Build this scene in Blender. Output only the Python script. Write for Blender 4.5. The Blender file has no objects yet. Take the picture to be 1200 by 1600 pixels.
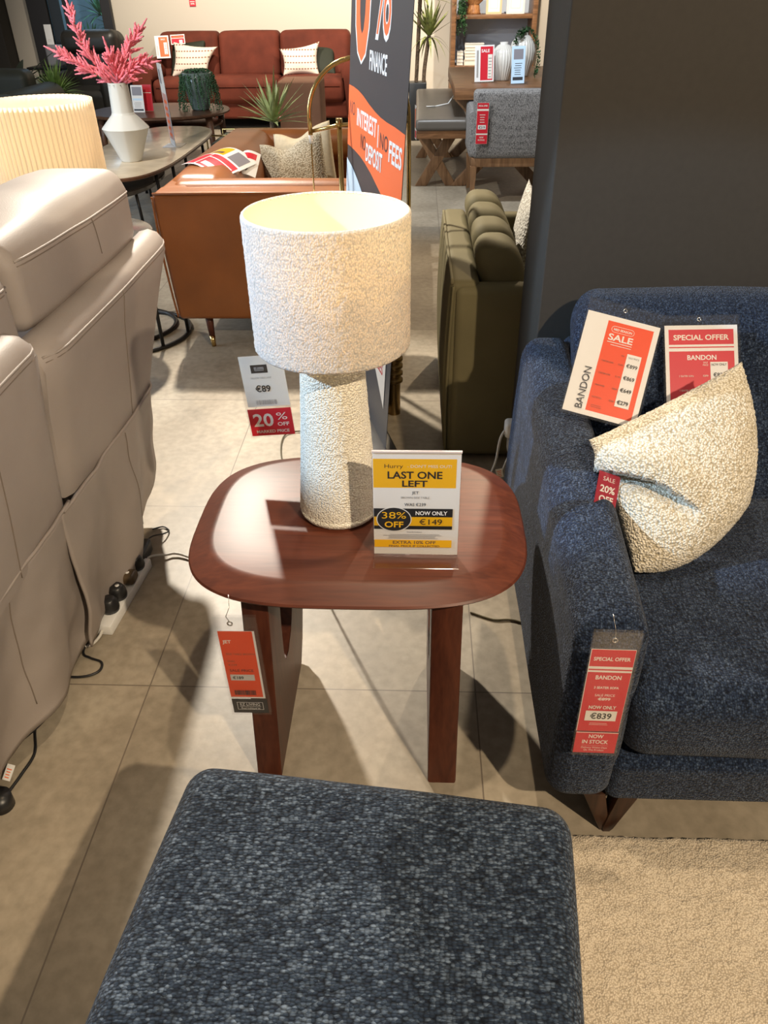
import bpy, bmesh, math, random
from mathutils.bvhtree import BVHTree
from mathutils import Vector, Matrix, noise
random.seed(7)
scn = bpy.context.scene
COL = scn.collection
PI = math.pi

# ------------------------------------------------------------------ camera
def make_camera():
    f, p, r, yaw, H = 1200.0, math.radians(34.73), .016, math.radians(2.7), 1.45
    F = Vector((-math.sin(yaw)*math.cos(p), math.cos(yaw)*math.cos(p), -math.sin(p)))
    R0 = Vector((math.cos(yaw), math.sin(yaw), 0)); U0 = R0.cross(F)
    R = math.cos(r)*R0 - math.sin(r)*U0; U = math.sin(r)*R0 + math.cos(r)*U0
    cd = bpy.data.cameras.new('camera'); cam = bpy.data.objects.new('camera', cd); COL.objects.link(cam)
    m = Matrix((R, U, -F)).transposed().to_4x4(); m.translation = Vector((0, 0, H))
    cam.matrix_world = m
    cd.sensor_fit = 'VERTICAL'; cd.sensor_height = 36.0; cd.lens = 36.0*f/1600.0
    cd.clip_start = .02; cd.clip_end = 100
    scn.camera = cam
make_camera()

# ------------------------------------------------------------------ light
scn.view_settings.view_transform = 'Standard'; scn.view_settings.look = 'None'
scn.view_settings.gamma = 1.0; scn.view_settings.use_curve_mapping = False
scn.view_settings.exposure = 0.0
w = bpy.data.worlds.new('world'); scn.world = w; w.use_nodes = True
bg = w.node_tree.nodes['Background']; bg.inputs[0].default_value = (1.0, .87, .72, 1); bg.inputs[1].default_value = .22

def spot(name, loc, to, energy, col, size=80, blend=.6, rad=.035):
    l = bpy.data.lights.new(name, 'SPOT'); l.energy = energy; l.color = col
    l.spot_size = math.radians(size); l.spot_blend = blend; l.shadow_soft_size = rad
    o = bpy.data.objects.new(name, l); COL.objects.link(o); o.location = loc
    o.rotation_euler = (Vector(to)-Vector(loc)).to_track_quat('-Z', 'Y').to_euler()
    return o
def area(name, loc, to, energy, col, sx, sy):
    l = bpy.data.lights.new(name, 'AREA'); l.energy = energy; l.color = col
    l.shape = 'RECTANGLE'; l.size = sx; l.size_y = sy
    o = bpy.data.objects.new(name, l); COL.objects.link(o); o.location = loc
    o.rotation_euler = (Vector(to)-Vector(loc)).to_track_quat('-Z', 'Y').to_euler()
    return o
WARM = (1.0, .80, .56); NEUT = (1.0, .90, .76); COOL = (.62, .80, 1.0)
spot('ceiling_spot', (1.57, -1.2, 3.0), (.05, 1.2, .3), 520, WARM, 75)
spot('ceiling_spot', (-1.45, 4.8, 3.0), (-.3, 1.5, .3), 1000, NEUT, 62, .5, .06)
spot('ceiling_spot', (.15, 1.40, 3.0), (.22, 1.0, 0), 110, WARM, 46, .35)
spot('ceiling_spot', (.9, 5.6, 3.0), (.2, 3.2, .2), 260, WARM, 80)
spot('ceiling_spot', (-2.4, 3.6, 3.0), (-1.6, 6.0, .3), 340, (1.0, .94, .84), 95)
spot('ceiling_spot', (-2.6, 8.6, 3.0), (-2.3, 10.6, .8), 420, NEUT, 100, .8)
spot('ceiling_spot', (-1.0, 8.4, 3.0), (-1.0, 10.6, .8), 300, NEUT, 100, .8)
spot('ceiling_spot', (1.0, 8.6, 3.0), (.7, 10.8, .8), 480, NEUT, 100, .8)
spot('ceiling_spot', (.2, 5.6, 3.0), (.7, 7.2, .5), 300, (.84, .92, 1.0), 90, .8)
spot('ceiling_spot', (-3.2, .2, 2.6), (-.12, 1.42, 1.06), 820, (.47, .71, 1.0), 15.5, .3, .04)
area('daylight_shopfront', (-5.4, 2.8, 1.85), (0, 3.2, 1.0), 190, COOL, 3.6, 2.0)

# ------------------------------------------------------------------ objects
BASE = {}
def thing(name, label, cat, loc, group=None):
    o = bpy.data.objects.new(name, None); COL.objects.link(o); o.location = loc
    o.empty_display_size = .05
    o['label'] = label; o['category'] = cat
    if group: o['group'] = group
    BASE[o] = Vector(loc)
    return o
def fin(name, bm, m, parent=None, smooth=True, angle=None):
    """link a bmesh built in world coordinates as one mesh object"""
    if parent is not None: b = BASE[parent]
    else:
        xs = [v.co for v in bm.verts]
        lo = Vector((min(c.x for c in xs), min(c.y for c in xs), min(c.z for c in xs)))
        hi = Vector((max(c.x for c in xs), max(c.y for c in xs), max(c.z for c in xs)))
        b = Vector(((lo.x+hi.x)/2, (lo.y+hi.y)/2, lo.z))
    bmesh.ops.translate(bm, verts=bm.verts, vec=-b)
    if len(bm.faces): bmesh.ops.recalc_face_normals(bm, faces=bm.faces)
    me = bpy.data.meshes.new(name); bm.to_mesh(me); bm.free()
    for q in me.polygons: q.use_smooth = smooth
    if smooth and angle is not None:
        try: me.set_sharp_from_angle(angle=math.radians(angle))
        except Exception: pass
    for x in (m if isinstance(m, (list, tuple)) else [m]): me.materials.append(x)
    o = bpy.data.objects.new(name, me); COL.objects.link(o)
    if parent is not None:
        o.parent = parent; BASE[o] = b
    else:
        o.location = b; BASE[o] = b
    return o
def solo(name, bm, m, label, cat, group=None, smooth=True, angle=None):
    o = fin(name, bm, m, None, smooth, angle)
    o['label'] = label; o['category'] = cat
    if group: o['group'] = group
    return o
def struct(name, bm, m, smooth=False):
    o = fin(name, bm, m, None, smooth); o['kind'] = 'structure'; return o
def B(): return bmesh.new()

# ------------------------------------------------------------------ shape helpers
def box(bm, lo, hi, bev=0, seg=2, M=None):
    lo, hi = Vector(lo), Vector(hi)
    vs = []
    for x in (lo.x, hi.x):
        for y in (lo.y, hi.y):
            for z in (lo.z, hi.z): vs.append(bm.verts.new((x, y, z)))
    idx = [(0,1,3,2),(4,6,7,5),(0,4,5,1),(2,3,7,6),(0,2,6,4),(1,5,7,3)]
    fs = [bm.faces.new([vs[i] for i in q]) for q in idx]
    allv = vs
    if bev > 0:
        es = list({e for f_ in fs for e in f_.edges})
        r = bmesh.ops.bevel(bm, geom=es, offset=bev, segments=seg, profile=.5, affect='EDGES')
        allv = list({v for f_ in r['faces'] for v in f_.verts} | {v for v in vs if v.is_valid})
    if M is not None: bmesh.ops.transform(bm, matrix=M, verts=allv)
    return allv
def obox(bm, c, ax, ay, az, hx, hy, hz, bev=0, seg=2):
    """box centred at c with unit axes and half sizes"""
    M = Matrix((Vector(ax), Vector(ay), Vector(az))).transposed().to_4x4(); M.translation = Vector(c)
    return box(bm, (-hx,-hy,-hz), (hx,hy,hz), bev, seg, M)
def frame_of(t):
    t = t.normalized(); a = Vector((0,0,1)) if abs(t.z) < .9 else Vector((1,0,0))
    u = t.cross(a).normalized(); return u, t.cross(u).normalized()
def tube(bm, pts, rad, n=10, cap=True, closed=False):
    pts = [Vector(p) for p in pts]; N = len(pts)
    rads = rad if isinstance(rad, (list, tuple)) else [rad]*N
    rings = []; pu = None
    for i, p in enumerate(pts):
        if closed: t = pts[(i+1) % N]-pts[i-1]
        else: t = pts[min(i+1, N-1)]-pts[max(i-1, 0)]
        if t.length < 1e-9: t = Vector((0,0,1))
        t.normalize()
        if pu is None: u, v = frame_of(t)
        else:
            u = pu-t*pu.dot(t)
            if u.length < 1e-6: u, v = frame_of(t)
            u.normalize(); v = t.cross(u)
        pu = u
        rings.append([bm.verts.new(p+(u*math.cos(2*PI*k/n)+v*math.sin(2*PI*k/n))*rads[i]) for k in range(n)])
    for i in range(N if closed else N-1):
        a, b = rings[i], rings[(i+1) % N]
        for k in range(n): bm.faces.new((a[k], a[(k+1)%n], b[(k+1)%n], b[k]))
    if cap and not closed:
        bm.faces.new(rings[0][::-1]); bm.faces.new(rings[-1])
def smooth_path(pts, k=8):
    pts = [Vector(p) for p in pts]; out = []
    for i in range(len(pts)-1):
        p0, p1, p2, p3 = pts[max(i-1,0)], pts[i], pts[i+1], pts[min(i+2,len(pts)-1)]
        for j in range(k):
            t = j/k
            out.append(.5*((2*p1)+(p2-p0)*t+(2*p0-5*p1+4*p2-p3)*t*t+(3*p1-p0-3*p2+p3)*t**3))
    out.append(pts[-1]); return out
def lathe(bm, prof, c=(0,0,0), n=48, fn=None, cap0=False, cap1=False):
    c = Vector(c); rings = []
    for r, z in prof:
        ring = []
        for k in range(n):
            a = 2*PI*k/n; rr = r if fn is None else fn(r, a, z)
            ring.append(bm.verts.new(c+Vector((rr*math.cos(a), rr*math.sin(a), z))))
        rings.append(ring)
    for i in range(len(rings)-1):
        a, b = rings[i], rings[i+1]
        for k in range(n): bm.faces.new((a[k], a[(k+1)%n], b[(k+1)%n], b[k]))
    if cap0: bm.faces.new(rings[0][::-1])
    if cap1: bm.faces.new(rings[-1])
def loft(bm, rings, cap0=True, cap1=True):
    R = [[bm.verts.new(p) for p in r] for r in rings]; n = len(R[0])
    for i in range(len(R)-1):
        for k in range(n): bm.faces.new((R[i][k], R[i][(k+1)%n], R[i+1][(k+1)%n], R[i+1][k]))
    if cap0: bm.faces.new(R[0][::-1])
    if cap1: bm.faces.new(R[-1])
def prism(bm, poly, axis, a, b, bev=0):
    """extrude a 2D polygon along an axis ('x': (y,z), 'y': (x,z), 'z': (x,y))"""
    def P(q, t):
        if axis == 'x': return (t, q[0], q[1])
        if axis == 'y': return (q[0], t, q[1])
        return (q[0], q[1], t)
    v0 = [bm.verts.new(P(q, a)) for q in poly]; v1 = [bm.verts.new(P(q, b)) for q in poly]
    n = len(poly); f0 = bm.faces.new(v0[::-1]); f1 = bm.faces.new(v1)
    fs = [f0, f1]
    for k in range(n): fs.append(bm.faces.new((v0[k], v0[(k+1)%n], v1[(k+1)%n], v1[k])))
    if bev > 0:
        es = list(set(f0.edges) | set(f1.edges))
        bmesh.ops.bevel(bm, geom=es, offset=bev, segments=2, profile=.5, affect='EDGES')
def outline(cx, cy, a, b, n=3.4, N=72):
    out = []
    for k in range(N):
        t = 2*PI*k/N; c, s = math.cos(t), math.sin(t)
        out.append((cx+a*math.copysign(abs(c)**(2/n), c), cy+b*math.copysign(abs(s)**(2/n), s)))
    return out
def nz(p, s, seed=0.0):
    return noise.noise(Vector((p[0]*s+seed, p[1]*s-seed*.7, p[2]*s+seed*1.3)))
def softbox(bm, lo, hi, r, bulge=(0,0,0), n=8, k=4, fn=None, wrinkle=0, ws=8, seed=0):
    """upholstered block: rounded edges, swelling faces, optional deform"""
    lo, hi = Vector(lo), Vector(hi)
    rr = min(r, *(0.499*(hi-lo)))
    def ticks(a, b):
        t = [a+rr*(1-math.tan(math.radians(45-45*i/k))) for i in range(k)]
        m = [a+rr+(b-a-2*rr)*i/n for i in range(n+1)]
        return t+m+[b-(x-a) for x in reversed(t)]
    T = [ticks(lo[i], hi[i]) for i in range(3)]
    cache = {}
    ilo, ihi = lo+Vector((rr,)*3), hi-Vector((rr,)*3); c = (lo+hi)/2; h = (hi-lo)/2
    def vert(i, j, l):
        key = (i, j, l)
        if key in cache: return cache[key]
        p = Vector((T[0][i], T[1][j], T[2][l]))
        q = Vector([min(max(p[d], ilo[d]), ihi[d]) for d in range(3)])
        d = p-q
        if d.length > 1e-9: p = q+d.normalized()*rr
        g = [(p[d_]-c[d_])/h[d_] for d_ in range(3)]
        pr = [max(0, 1-x*x) for x in g]
        for d_ in range(3):
            if bulge[d_]:
                o1, o2 = [x for x in range(3) if x != d_]
                p[d_] += bulge[d_]*g[d_]*math.sqrt(pr[o1]*pr[o2])
        if wrinkle:
            dn = (p-c).normalized(); p += dn*wrinkle*nz(p, ws, seed)
        if fn: p = Vector(fn(p))
        cache[key] = bm.verts.new(p); return cache[key]
    N = [len(t)-1 for t in T]
    for d in range(3):
        a, b = [x for x in range(3) if x != d]
        for side in (0, N[d]):
            for i in range(N[a]):
                for j in range(N[b]):
                    q = []
                    for (ii, jj) in ((i,j),(i+1,j),(i+1,j+1),(i,j+1)):
                        idx = [0,0,0]; idx[d] = side; idx[a] = ii; idx[b] = jj
                        q.append(vert(*idx))
                    if len(set(q)) == 4: bm.faces.new(q)
def pillow(bm, cTL, cTR, cBR, cBL, thick, nrm, n=28, pinch=.06, fn=None, e=.55):
    """stuffed cushion between four corners, front swelling along nrm"""
    cTL, cTR, cBR, cBL, nrm = map(Vector, (cTL, cTR, cBR, cBL, nrm)); nrm.normalize()
    ctr = (cTL+cTR+cBR+cBL)/4
    G = {}
    for s in (1, -1):
        for i in range(n+1):
            for j in range(n+1):
                u, v = -1+2*i/n, -1+2*j/n
                edge = i in (0, n) or j in (0, n)
                if s == -1 and edge: G[(s,i,j)] = G[(1,i,j)]; continue
                us = u*(1-pinch*(1-v*v)); vs = v*(1-pinch*(1-u*u))
                a, b = (us+1)/2, (vs+1)/2
                p = (cBL*(1-a)+cBR*a)*(1-b)+(cTL*(1-a)+cTR*a)*b
                t = thick*((1-u*u)*(1-v*v))**e
                p = p+nrm*t*s
                if fn: p = Vector(fn(p, u, v, s, nrm))
                G[(s,i,j)] = bm.verts.new(p)
    for s in (1, -1):
        for i in range(n):
            for j in range(n):
                q = [G[(s,i,j)], G[(s,i+1,j)], G[(s,i+1,j+1)], G[(s,i,j+1)]]
                bm.faces.new(q if s == 1 else q[::-1])

# ------------------------------------------------------------------ materials
def nmat(name):
    m = bpy.data.materials.new(name); m.use_nodes = True
    nt = m.node_tree; b = nt.nodes['Principled BSDF']; return m, nt, b
def N_(nt, t, **kw):
    n = nt.nodes.new(t)
    for k, v in kw.items():
        if k in n.inputs: n.inputs[k].default_value = v
        else: setattr(n, k, v)
    return n
def rgba(c): return (c[0], c[1], c[2], 1)
def ramp(nt, fac, stops):
    r = nt.nodes.new('ShaderNodeValToRGB'); e = r.color_ramp.elements
    e[0].position, e[0].color = stops[0][0], rgba(stops[0][1])
    e[1].position, e[1].color = stops[-1][0], rgba(stops[-1][1])
    for p, c in stops[1:-1]:
        x = e.new(p); x.color = rgba(c)
    nt.links.new(fac, r.inputs[0]); return r.outputs[0]
def coords(nt, scale=(1,1,1)):
    tc = nt.nodes.new('ShaderNodeTexCoord'); mp = nt.nodes.new('ShaderNodeMapping')
    mp.inputs['Scale'].default_value = scale
    nt.links.new(tc.outputs['Object'], mp.inputs[0]); return mp.outputs[0]
def bump(nt, b, h, strength, dist):
    n = nt.nodes.new('ShaderNodeBump'); n.inputs['Strength'].default_value = strength; n.inputs['Distance'].default_value = dist
    nt.links.new(h, n.inputs['Height']); nt.links.new(n.outputs[0], b.inputs['Normal']); return n
def plain(name, col, rough=.5, metal=0, spec=.5, nscale=0, namp=0, bs=0, bd=.001, coat=0):
    m, nt, b = nmat(name)
    b.inputs['Base Color'].default_value = rgba(col); b.inputs['Roughness'].default_value = rough
    b.inputs['Metallic'].default_value = metal; b.inputs['Specular IOR Level'].default_value = spec
    b.inputs['Coat Weight'].default_value = coat
    if nscale:
        t = N_(nt, 'ShaderNodeTexNoise', Scale=nscale, Detail=4.0)
        nt.links.new(coords(nt), t.inputs['Vector'])
        if namp:
            c0 = [x*(1-namp) for x in col]; c1 = [min(1, x*(1+namp)) for x in col]
            nt.links.new(ramp(nt, t.outputs['Fac'], [(.3, c0), (.7, c1)]), b.inputs['Base Color'])
        if bs: bump(nt, b, t.outputs['Fac'], bs, bd)
    return m
def weave(name, dark, mid, light, pitch, bs=.9, sheen=.1, rough=.95, rnd=.7, streak=(30, 260, 260)):
    """chunky chenille: one cell per stitch, yarn streaks along the rows, gaps between"""
    m, nt, b = nmat(name)
    v = N_(nt, 'ShaderNodeTexVoronoi', Scale=1.0, Randomness=rnd)
    nt.links.new(coords(nt, tuple(1/p for p in pitch)), v.inputs['Vector'])
    st = N_(nt, 'ShaderNodeTexNoise', Scale=1.0, Detail=4.0, Roughness=.7); nt.links.new(coords(nt, streak), st.inputs['Vector'])
    big = N_(nt, 'ShaderNodeTexNoise', Scale=11.0, Detail=4.0); nt.links.new(coords(nt), big.inputs['Vector'])
    sep = nt.nodes.new('ShaderNodeSeparateColor'); nt.links.new(v.outputs['Color'], sep.inputs[0])
    a = N_(nt, 'ShaderNodeMath', operation='MULTIPLY_ADD'); a.inputs[1].default_value = .28
    nt.links.new(sep.outputs[0], a.inputs[0]); nt.links.new(st.outputs['Fac'], a.inputs[2])
    a2 = N_(nt, 'ShaderNodeMath', operation='MULTIPLY_ADD'); a2.inputs[1].default_value = .22
    nt.links.new(big.outputs['Fac'], a2.inputs[0]); nt.links.new(a.outputs[0], a2.inputs[2])
    col = ramp(nt, a2.outputs[0], [(.50, dark), (.76, mid), (1.0, light)])
    gap = N_(nt, 'ShaderNodeMapRange'); gap.inputs[1].default_value = .30; gap.inputs[2].default_value = .75
    gap.inputs[3].default_value = 1.15; gap.inputs[4].default_value = .30
    nt.links.new(v.outputs['Distance'], gap.inputs[0])
    mm = N_(nt, 'ShaderNodeMix', data_type='RGBA', blend_type='MULTIPLY'); mm.inputs[0].default_value = 1
    nt.links.new(col, mm.inputs[6]); nt.links.new(gap.outputs[0], mm.inputs[7])
    nt.links.new(mm.outputs[2], b.inputs['Base Color'])
    inv = N_(nt, 'ShaderNodeMath', operation='SUBTRACT'); inv.inputs[0].default_value = 1
    nt.links.new(v.outputs['Distance'], inv.inputs[1])
    bump(nt, b, inv.outputs[0], bs, min(pitch)*.6)
    b.inputs['Roughness'].default_value = rough; b.inputs['Sheen Weight'].default_value = sheen
    b.inputs['Specular IOR Level'].default_value = .15
    return m
def leather(name, col, rough=.4, amp=.12, fs=260, bs=.25, spec=.5):
    m, nt, b = nmat(name)
    t = N_(nt, 'ShaderNodeTexNoise', Scale=5.0, Detail=6.0); nt.links.new(coords(nt), t.inputs['Vector'])
    nt.links.new(ramp(nt, t.outputs['Fac'], [(.3, [x*(1-amp) for x in col]), (.7, [x*(1+amp) for x in col])]), b.inputs['Base Color'])
    v = N_(nt, 'ShaderNodeTexVoronoi', Scale=float(fs)); nt.links.new(coords(nt), v.inputs['Vector'])
    bump(nt, b, v.outputs['Distance'], bs, .0008)
    b.inputs['Roughness'].default_value = rough; b.inputs['Specular IOR Level'].default_value = spec
    return m
def wood(name, c0, c1, scale=(3, 40, 40), rough=.35, coat=.0, dist=1.5, spec=.4):
    m, nt, b = nmat(name)
    t = N_(nt, 'ShaderNodeTexNoise', Scale=1.0, Detail=7.0, Distortion=dist); nt.links.new(coords(nt, scale), t.inputs['Vector'])
    s2 = tuple(x*5 for x in scale)
    t2 = N_(nt, 'ShaderNodeTexNoise', Scale=1.0, Detail=3.0); nt.links.new(coords(nt, s2), t2.inputs['Vector'])
    a = N_(nt, 'ShaderNodeMath', operation='MULTIPLY_ADD'); a.inputs[1].default_value = .45
    nt.links.new(t2.outputs['Fac'], a.inputs[0]); nt.links.new(t.outputs['Fac'], a.inputs[2])
    nt.links.new(ramp(nt, a.outputs[0], [(.5, c0), (.95, c1)]), b.inputs['Base Color'])
    bump(nt, b, t2.outputs['Fac'], .12, .0006)
    b.inputs['Roughness'].default_value = rough; b.inputs['Coat Weight'].default_value = coat
    b.inputs['Specular IOR Level'].default_value = spec
    return m
def emis(name, col, s):
    m, nt, b = nmat(name); b.inputs['Base Color'].default_value = rgba(col)
    b.inputs['Emission Color'].default_value = rgba(col); b.inputs['Emission Strength'].default_value = s
    return m
def clear(name, tint=(1,1,1), gl=.10, rough=.05):
    m = bpy.data.materials.new(name); m.use_nodes = True; nt = m.node_tree; nt.nodes.clear()
    o = nt.nodes.new('ShaderNodeOutputMaterial'); t = N_(nt, 'ShaderNodeBsdfTransparent'); t.inputs[0].default_value = rgba(tint)
    g = nt.nodes.new('ShaderNodeBsdfGlossy'); g.inputs['Roughness'].default_value = rough
    mx = nt.nodes.new('ShaderNodeMixShader'); mx.inputs[0].default_value = gl
    nt.links.new(t.outputs[0], mx.inputs[1]); nt.links.new(g.outputs[0], mx.inputs[2]); nt.links.new(mx.outputs[0], o.inputs[0])
    return m
def shade_cloth(name, col, trans, tcol, pitch=None, bs=.6, rnd=.9, folds=0):
    """lampshade cloth: diffuse in front, lets the bulb glow through; doubled cloth in the folds lets less through"""
    m = bpy.data.materials.new(name); m.use_nodes = True; nt = m.node_tree; nt.nodes.clear()
    o = nt.nodes.new('ShaderNodeOutputMaterial')
    d = nt.nodes.new('ShaderNodeBsdfDiffuse'); t = nt.nodes.new('ShaderNodeBsdfTranslucent')
    d.inputs[0].default_value = rgba(col); t.inputs[0].default_value = rgba(tcol)
    if pitch:
        v = N_(nt, 'ShaderNodeTexVoronoi', Scale=1.0, Randomness=rnd); nt.links.new(coords(nt, tuple(1/p for p in pitch)), v.inputs['Vector'])
        bn = nt.nodes.new('ShaderNodeBump'); bn.inputs['Strength'].default_value = bs; bn.inputs['Distance'].default_value = min(pitch)*.5
        inv = N_(nt, 'ShaderNodeMath', operation='SUBTRACT'); inv.inputs[0].default_value = 1
        nt.links.new(v.outputs['Distance'], inv.inputs[1]); nt.links.new(inv.outputs[0], bn.inputs['Height'])
        nt.links.new(bn.outputs[0], d.inputs['Normal'])
        nt.links.new(ramp(nt, v.outputs['Distance'], [(.2, tcol), (.8, [x*.40 for x in tcol])]), t.inputs[0])
        nt.links.new(ramp(nt, v.outputs['Distance'], [(.2, col), (.9, [x*.74 for x in col])]), d.inputs[0])
    if folds:
        sp = nt.nodes.new('ShaderNodeSeparateXYZ'); nt.links.new(coords(nt), sp.inputs[0])
        at = N_(nt, 'ShaderNodeMath', operation='ARCTAN2'); nt.links.new(sp.outputs[1], at.inputs[0]); nt.links.new(sp.outputs[0], at.inputs[1])
        k = N_(nt, 'ShaderNodeMath', operation='MULTIPLY'); k.inputs[1].default_value = folds; nt.links.new(at.outputs[0], k.inputs[0])
        s = N_(nt, 'ShaderNodeMath', operation='SINE'); nt.links.new(k.outputs[0], s.inputs[0])
        ab = N_(nt, 'ShaderNodeMath', operation='ABSOLUTE'); nt.links.new(s.outputs[0], ab.inputs[0])
        nt.links.new(ramp(nt, ab.outputs[0], [(.0, [x*.45 for x in tcol]), (.55, tcol)]), t.inputs[0])
    mx = nt.nodes.new('ShaderNodeMixShader'); mx.inputs[0].default_value = trans
    nt.links.new(d.outputs[0], mx.inputs[1]); nt.links.new(t.outputs[0], mx.inputs[2]); nt.links.new(mx.outputs[0], o.inputs[0])
    return m
FX0, FY0 = 1.157, -4.687
def floor_mat():
    m, nt, b = nmat('concrete_tile'); L = nt.links
    tc = nt.nodes.new('ShaderNodeTexCoord'); geo = tc.outputs['Object']
    n1 = N_(nt, 'ShaderNodeTexNoise', Scale=2.2, Detail=9.0, Roughness=.62, Distortion=.4); L.new(geo, n1.inputs['Vector'])
    n2 = N_(nt, 'ShaderNodeTexNoise', Scale=38.0, Detail=5.0); L.new(geo, n2.inputs['Vector'])
    c1 = ramp(nt, n1.outputs['Fac'], [(.3, (.25, .21, .155)), (.5, (.345, .295, .225)), (.7, (.42, .37, .29))])
    c2 = ramp(nt, n2.outputs['Fac'], [(.3, (.82, .82, .80)), (.65, (1.06, 1.05, 1.04))])
    mm = N_(nt, 'ShaderNodeMix', data_type='RGBA', blend_type='MULTIPLY'); mm.inputs[0].default_value = 1
    L.new(c1, mm.inputs[6]); L.new(c2, mm.inputs[7])
    sp = nt.nodes.new('ShaderNodeSeparateXYZ'); L.new(geo, sp.inputs[0])
    def line(out, off, size):
        a = N_(nt, 'ShaderNodeMath', operation='SUBTRACT'); a.inputs[1].default_value = off; L.new(out, a.inputs[0])
        d = N_(nt, 'ShaderNodeMath', operation='DIVIDE'); d.inputs[1].default_value = size; L.new(a.outputs[0], d.inputs[0])
        f_ = N_(nt, 'ShaderNodeMath', operation='FRACT'); L.new(d.outputs[0], f_.inputs[0])
        s = N_(nt, 'ShaderNodeMath', operation='SUBTRACT'); s.inputs[1].default_value = .5; L.new(f_.outputs[0], s.inputs[0])
        ab = N_(nt, 'ShaderNodeMath', operation='ABSOLUTE'); L.new(s.outputs[0], ab.inputs[0])
        g = N_(nt, 'ShaderNodeMath', operation='GREATER_THAN'); g.inputs[1].default_value = .5-.0017/size; L.new(ab.outputs[0], g.inputs[0])
        fl = N_(nt, 'ShaderNodeMath', operation='FLOOR'); L.new(d.outputs[0], fl.inputs[0])
        return g.outputs[0], fl.outputs[0]
    gx, ix = line(sp.outputs[0], FX0, .814); gy, iy = line(sp.outputs[1], FY0, .797)
    mx = N_(nt, 'ShaderNodeMath', operation='MAXIMUM'); L.new(gx, mx.inputs[0]); L.new(gy, mx.inputs[1])
    cx = nt.nodes.new('ShaderNodeCombineXYZ'); L.new(ix, cx.inputs[0]); L.new(iy, cx.inputs[1])
    wn = N_(nt, 'ShaderNodeTexWhiteNoise'); L.new(cx.outputs[0], wn.inputs['Vector'])
    tv = N_(nt, 'ShaderNodeMapRange'); tv.inputs[3].default_value = .90; tv.inputs[4].default_value = 1.06; L.new(wn.outputs['Value'], tv.inputs[0])
    m2 = N_(nt, 'ShaderNodeMix', data_type='RGBA', blend_type='MULTIPLY'); m2.inputs[0].default_value = 1
    L.new(mm.outputs[2], m2.inputs[6]); L.new(tv.outputs[0], m2.inputs[7])
    m3 = N_(nt, 'ShaderNodeMix', data_type='RGBA'); L.new(mx.outputs[0], m3.inputs[0]); L.new(m2.outputs[2], m3.inputs[6]); m3.inputs[7].default_value = (.16, .13, .10, 1)
    L.new(m3.outputs[2], b.inputs['Base Color'])
    rr = N_(nt, 'ShaderNodeMapRange'); rr.inputs[3].default_value = .36; rr.inputs[4].default_value = .52; L.new(n1.outputs['Fac'], rr.inputs[0])
    L.new(rr.outputs[0], b.inputs['Roughness'])
    bump(nt, b, n2.outputs['Fac'], .25, .0015)
    return m
def pile(name, dark, light, scale=170, bs=1.0, patch=.35):
    m, nt, b = nmat(name)
    v = N_(nt, 'ShaderNodeTexVoronoi', Scale=float(scale)); nt.links.new(coords(nt), v.inputs['Vector'])
    big = N_(nt, 'ShaderNodeTexNoise', Scale=14.0, Detail=5.0); nt.links.new(coords(nt), big.inputs['Vector'])
    a = N_(nt, 'ShaderNodeMath', operation='MULTIPLY_ADD'); a.inputs[1].default_value = patch
    b2 = N_(nt, 'ShaderNodeMath', operation='SUBTRACT'); b2.inputs[0].default_value = 1.0-patch*.5
    nt.links.new(v.outputs['Distance'], b2.inputs[1])
    nt.links.new(big.outputs['Fac'], a.inputs[0]); nt.links.new(b2.outputs[0], a.inputs[2])
    nt.links.new(ramp(nt, a.outputs[0], [(.25, dark), (.75, light)]), b.inputs['Base Color'])
    inv = N_(nt, 'ShaderNodeMath', operation='SUBTRACT'); inv.inputs[0].default_value = 1; nt.links.new(v.outputs['Distance'], inv.inputs[1])
    bump(nt, b, inv.outputs[0], bs, .8/scale)
    b.inputs['Roughness'].default_value = .95; b.inputs['Specular IOR Level'].default_value = .1; b.inputs['Sheen Weight'].default_value = .2
    return m

M = {}
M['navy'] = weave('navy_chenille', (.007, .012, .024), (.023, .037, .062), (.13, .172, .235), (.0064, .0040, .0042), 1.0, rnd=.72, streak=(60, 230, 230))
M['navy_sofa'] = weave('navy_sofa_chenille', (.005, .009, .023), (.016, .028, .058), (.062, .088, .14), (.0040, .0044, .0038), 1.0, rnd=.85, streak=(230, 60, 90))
M['boucle'] = pile('cream_boucle', (.42, .36, .25), (.84, .78, .66), 215, 1.0)
M['boucle_lamp'] = pile('ivory_boucle', (.66, .60, .48), (.90, .86, .75), 270, .9)
M['rugpile'] = pile('beige_pile', (.40, .33, .24), (.66, .57, .44), 290, .8)
M['taupe'] = leather('taupe_leather', (.345, .30, .272), .52, .06, 300, .18, .32)
M['stitch'] = plain('taupe_stitching', (.20, .16, .13), .8)
M['tan'] = leather('tan_leather', (.195, .062, .012), .38, .14, 200, .2)
M['olive'] = leather('olive_velvet', (.135, .115, .058), .75, .10, 500, .1, .25)
M['rust'] = leather('rust_velvet', (.105, .022, .011), .8, .25, 400, .1, .2)
M['plum'] = leather('plum_velvet', (.13, .04, .035), .8, .15, 400, .1, .2)
M['darkgreen'] = leather('dark_green_velvet', (.02, .022, .012), .7, .2, 400, .1, .3)
M['blackleather'] = leather('black_leather', (.010, .009, .007), .45, .2, 150, .1)
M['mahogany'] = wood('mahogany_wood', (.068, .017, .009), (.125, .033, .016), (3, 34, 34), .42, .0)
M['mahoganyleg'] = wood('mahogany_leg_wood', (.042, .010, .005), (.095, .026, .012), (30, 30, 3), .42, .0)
M['walnut'] = wood('walnut_wood', (.10, .045, .018), (.26, .125, .055), (3, 30, 30), .4)
M['walnutleg'] = wood('walnut_leg_wood', (.13, .065, .03), (.30, .165, .08), (20, 20, 3), .45)
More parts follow.
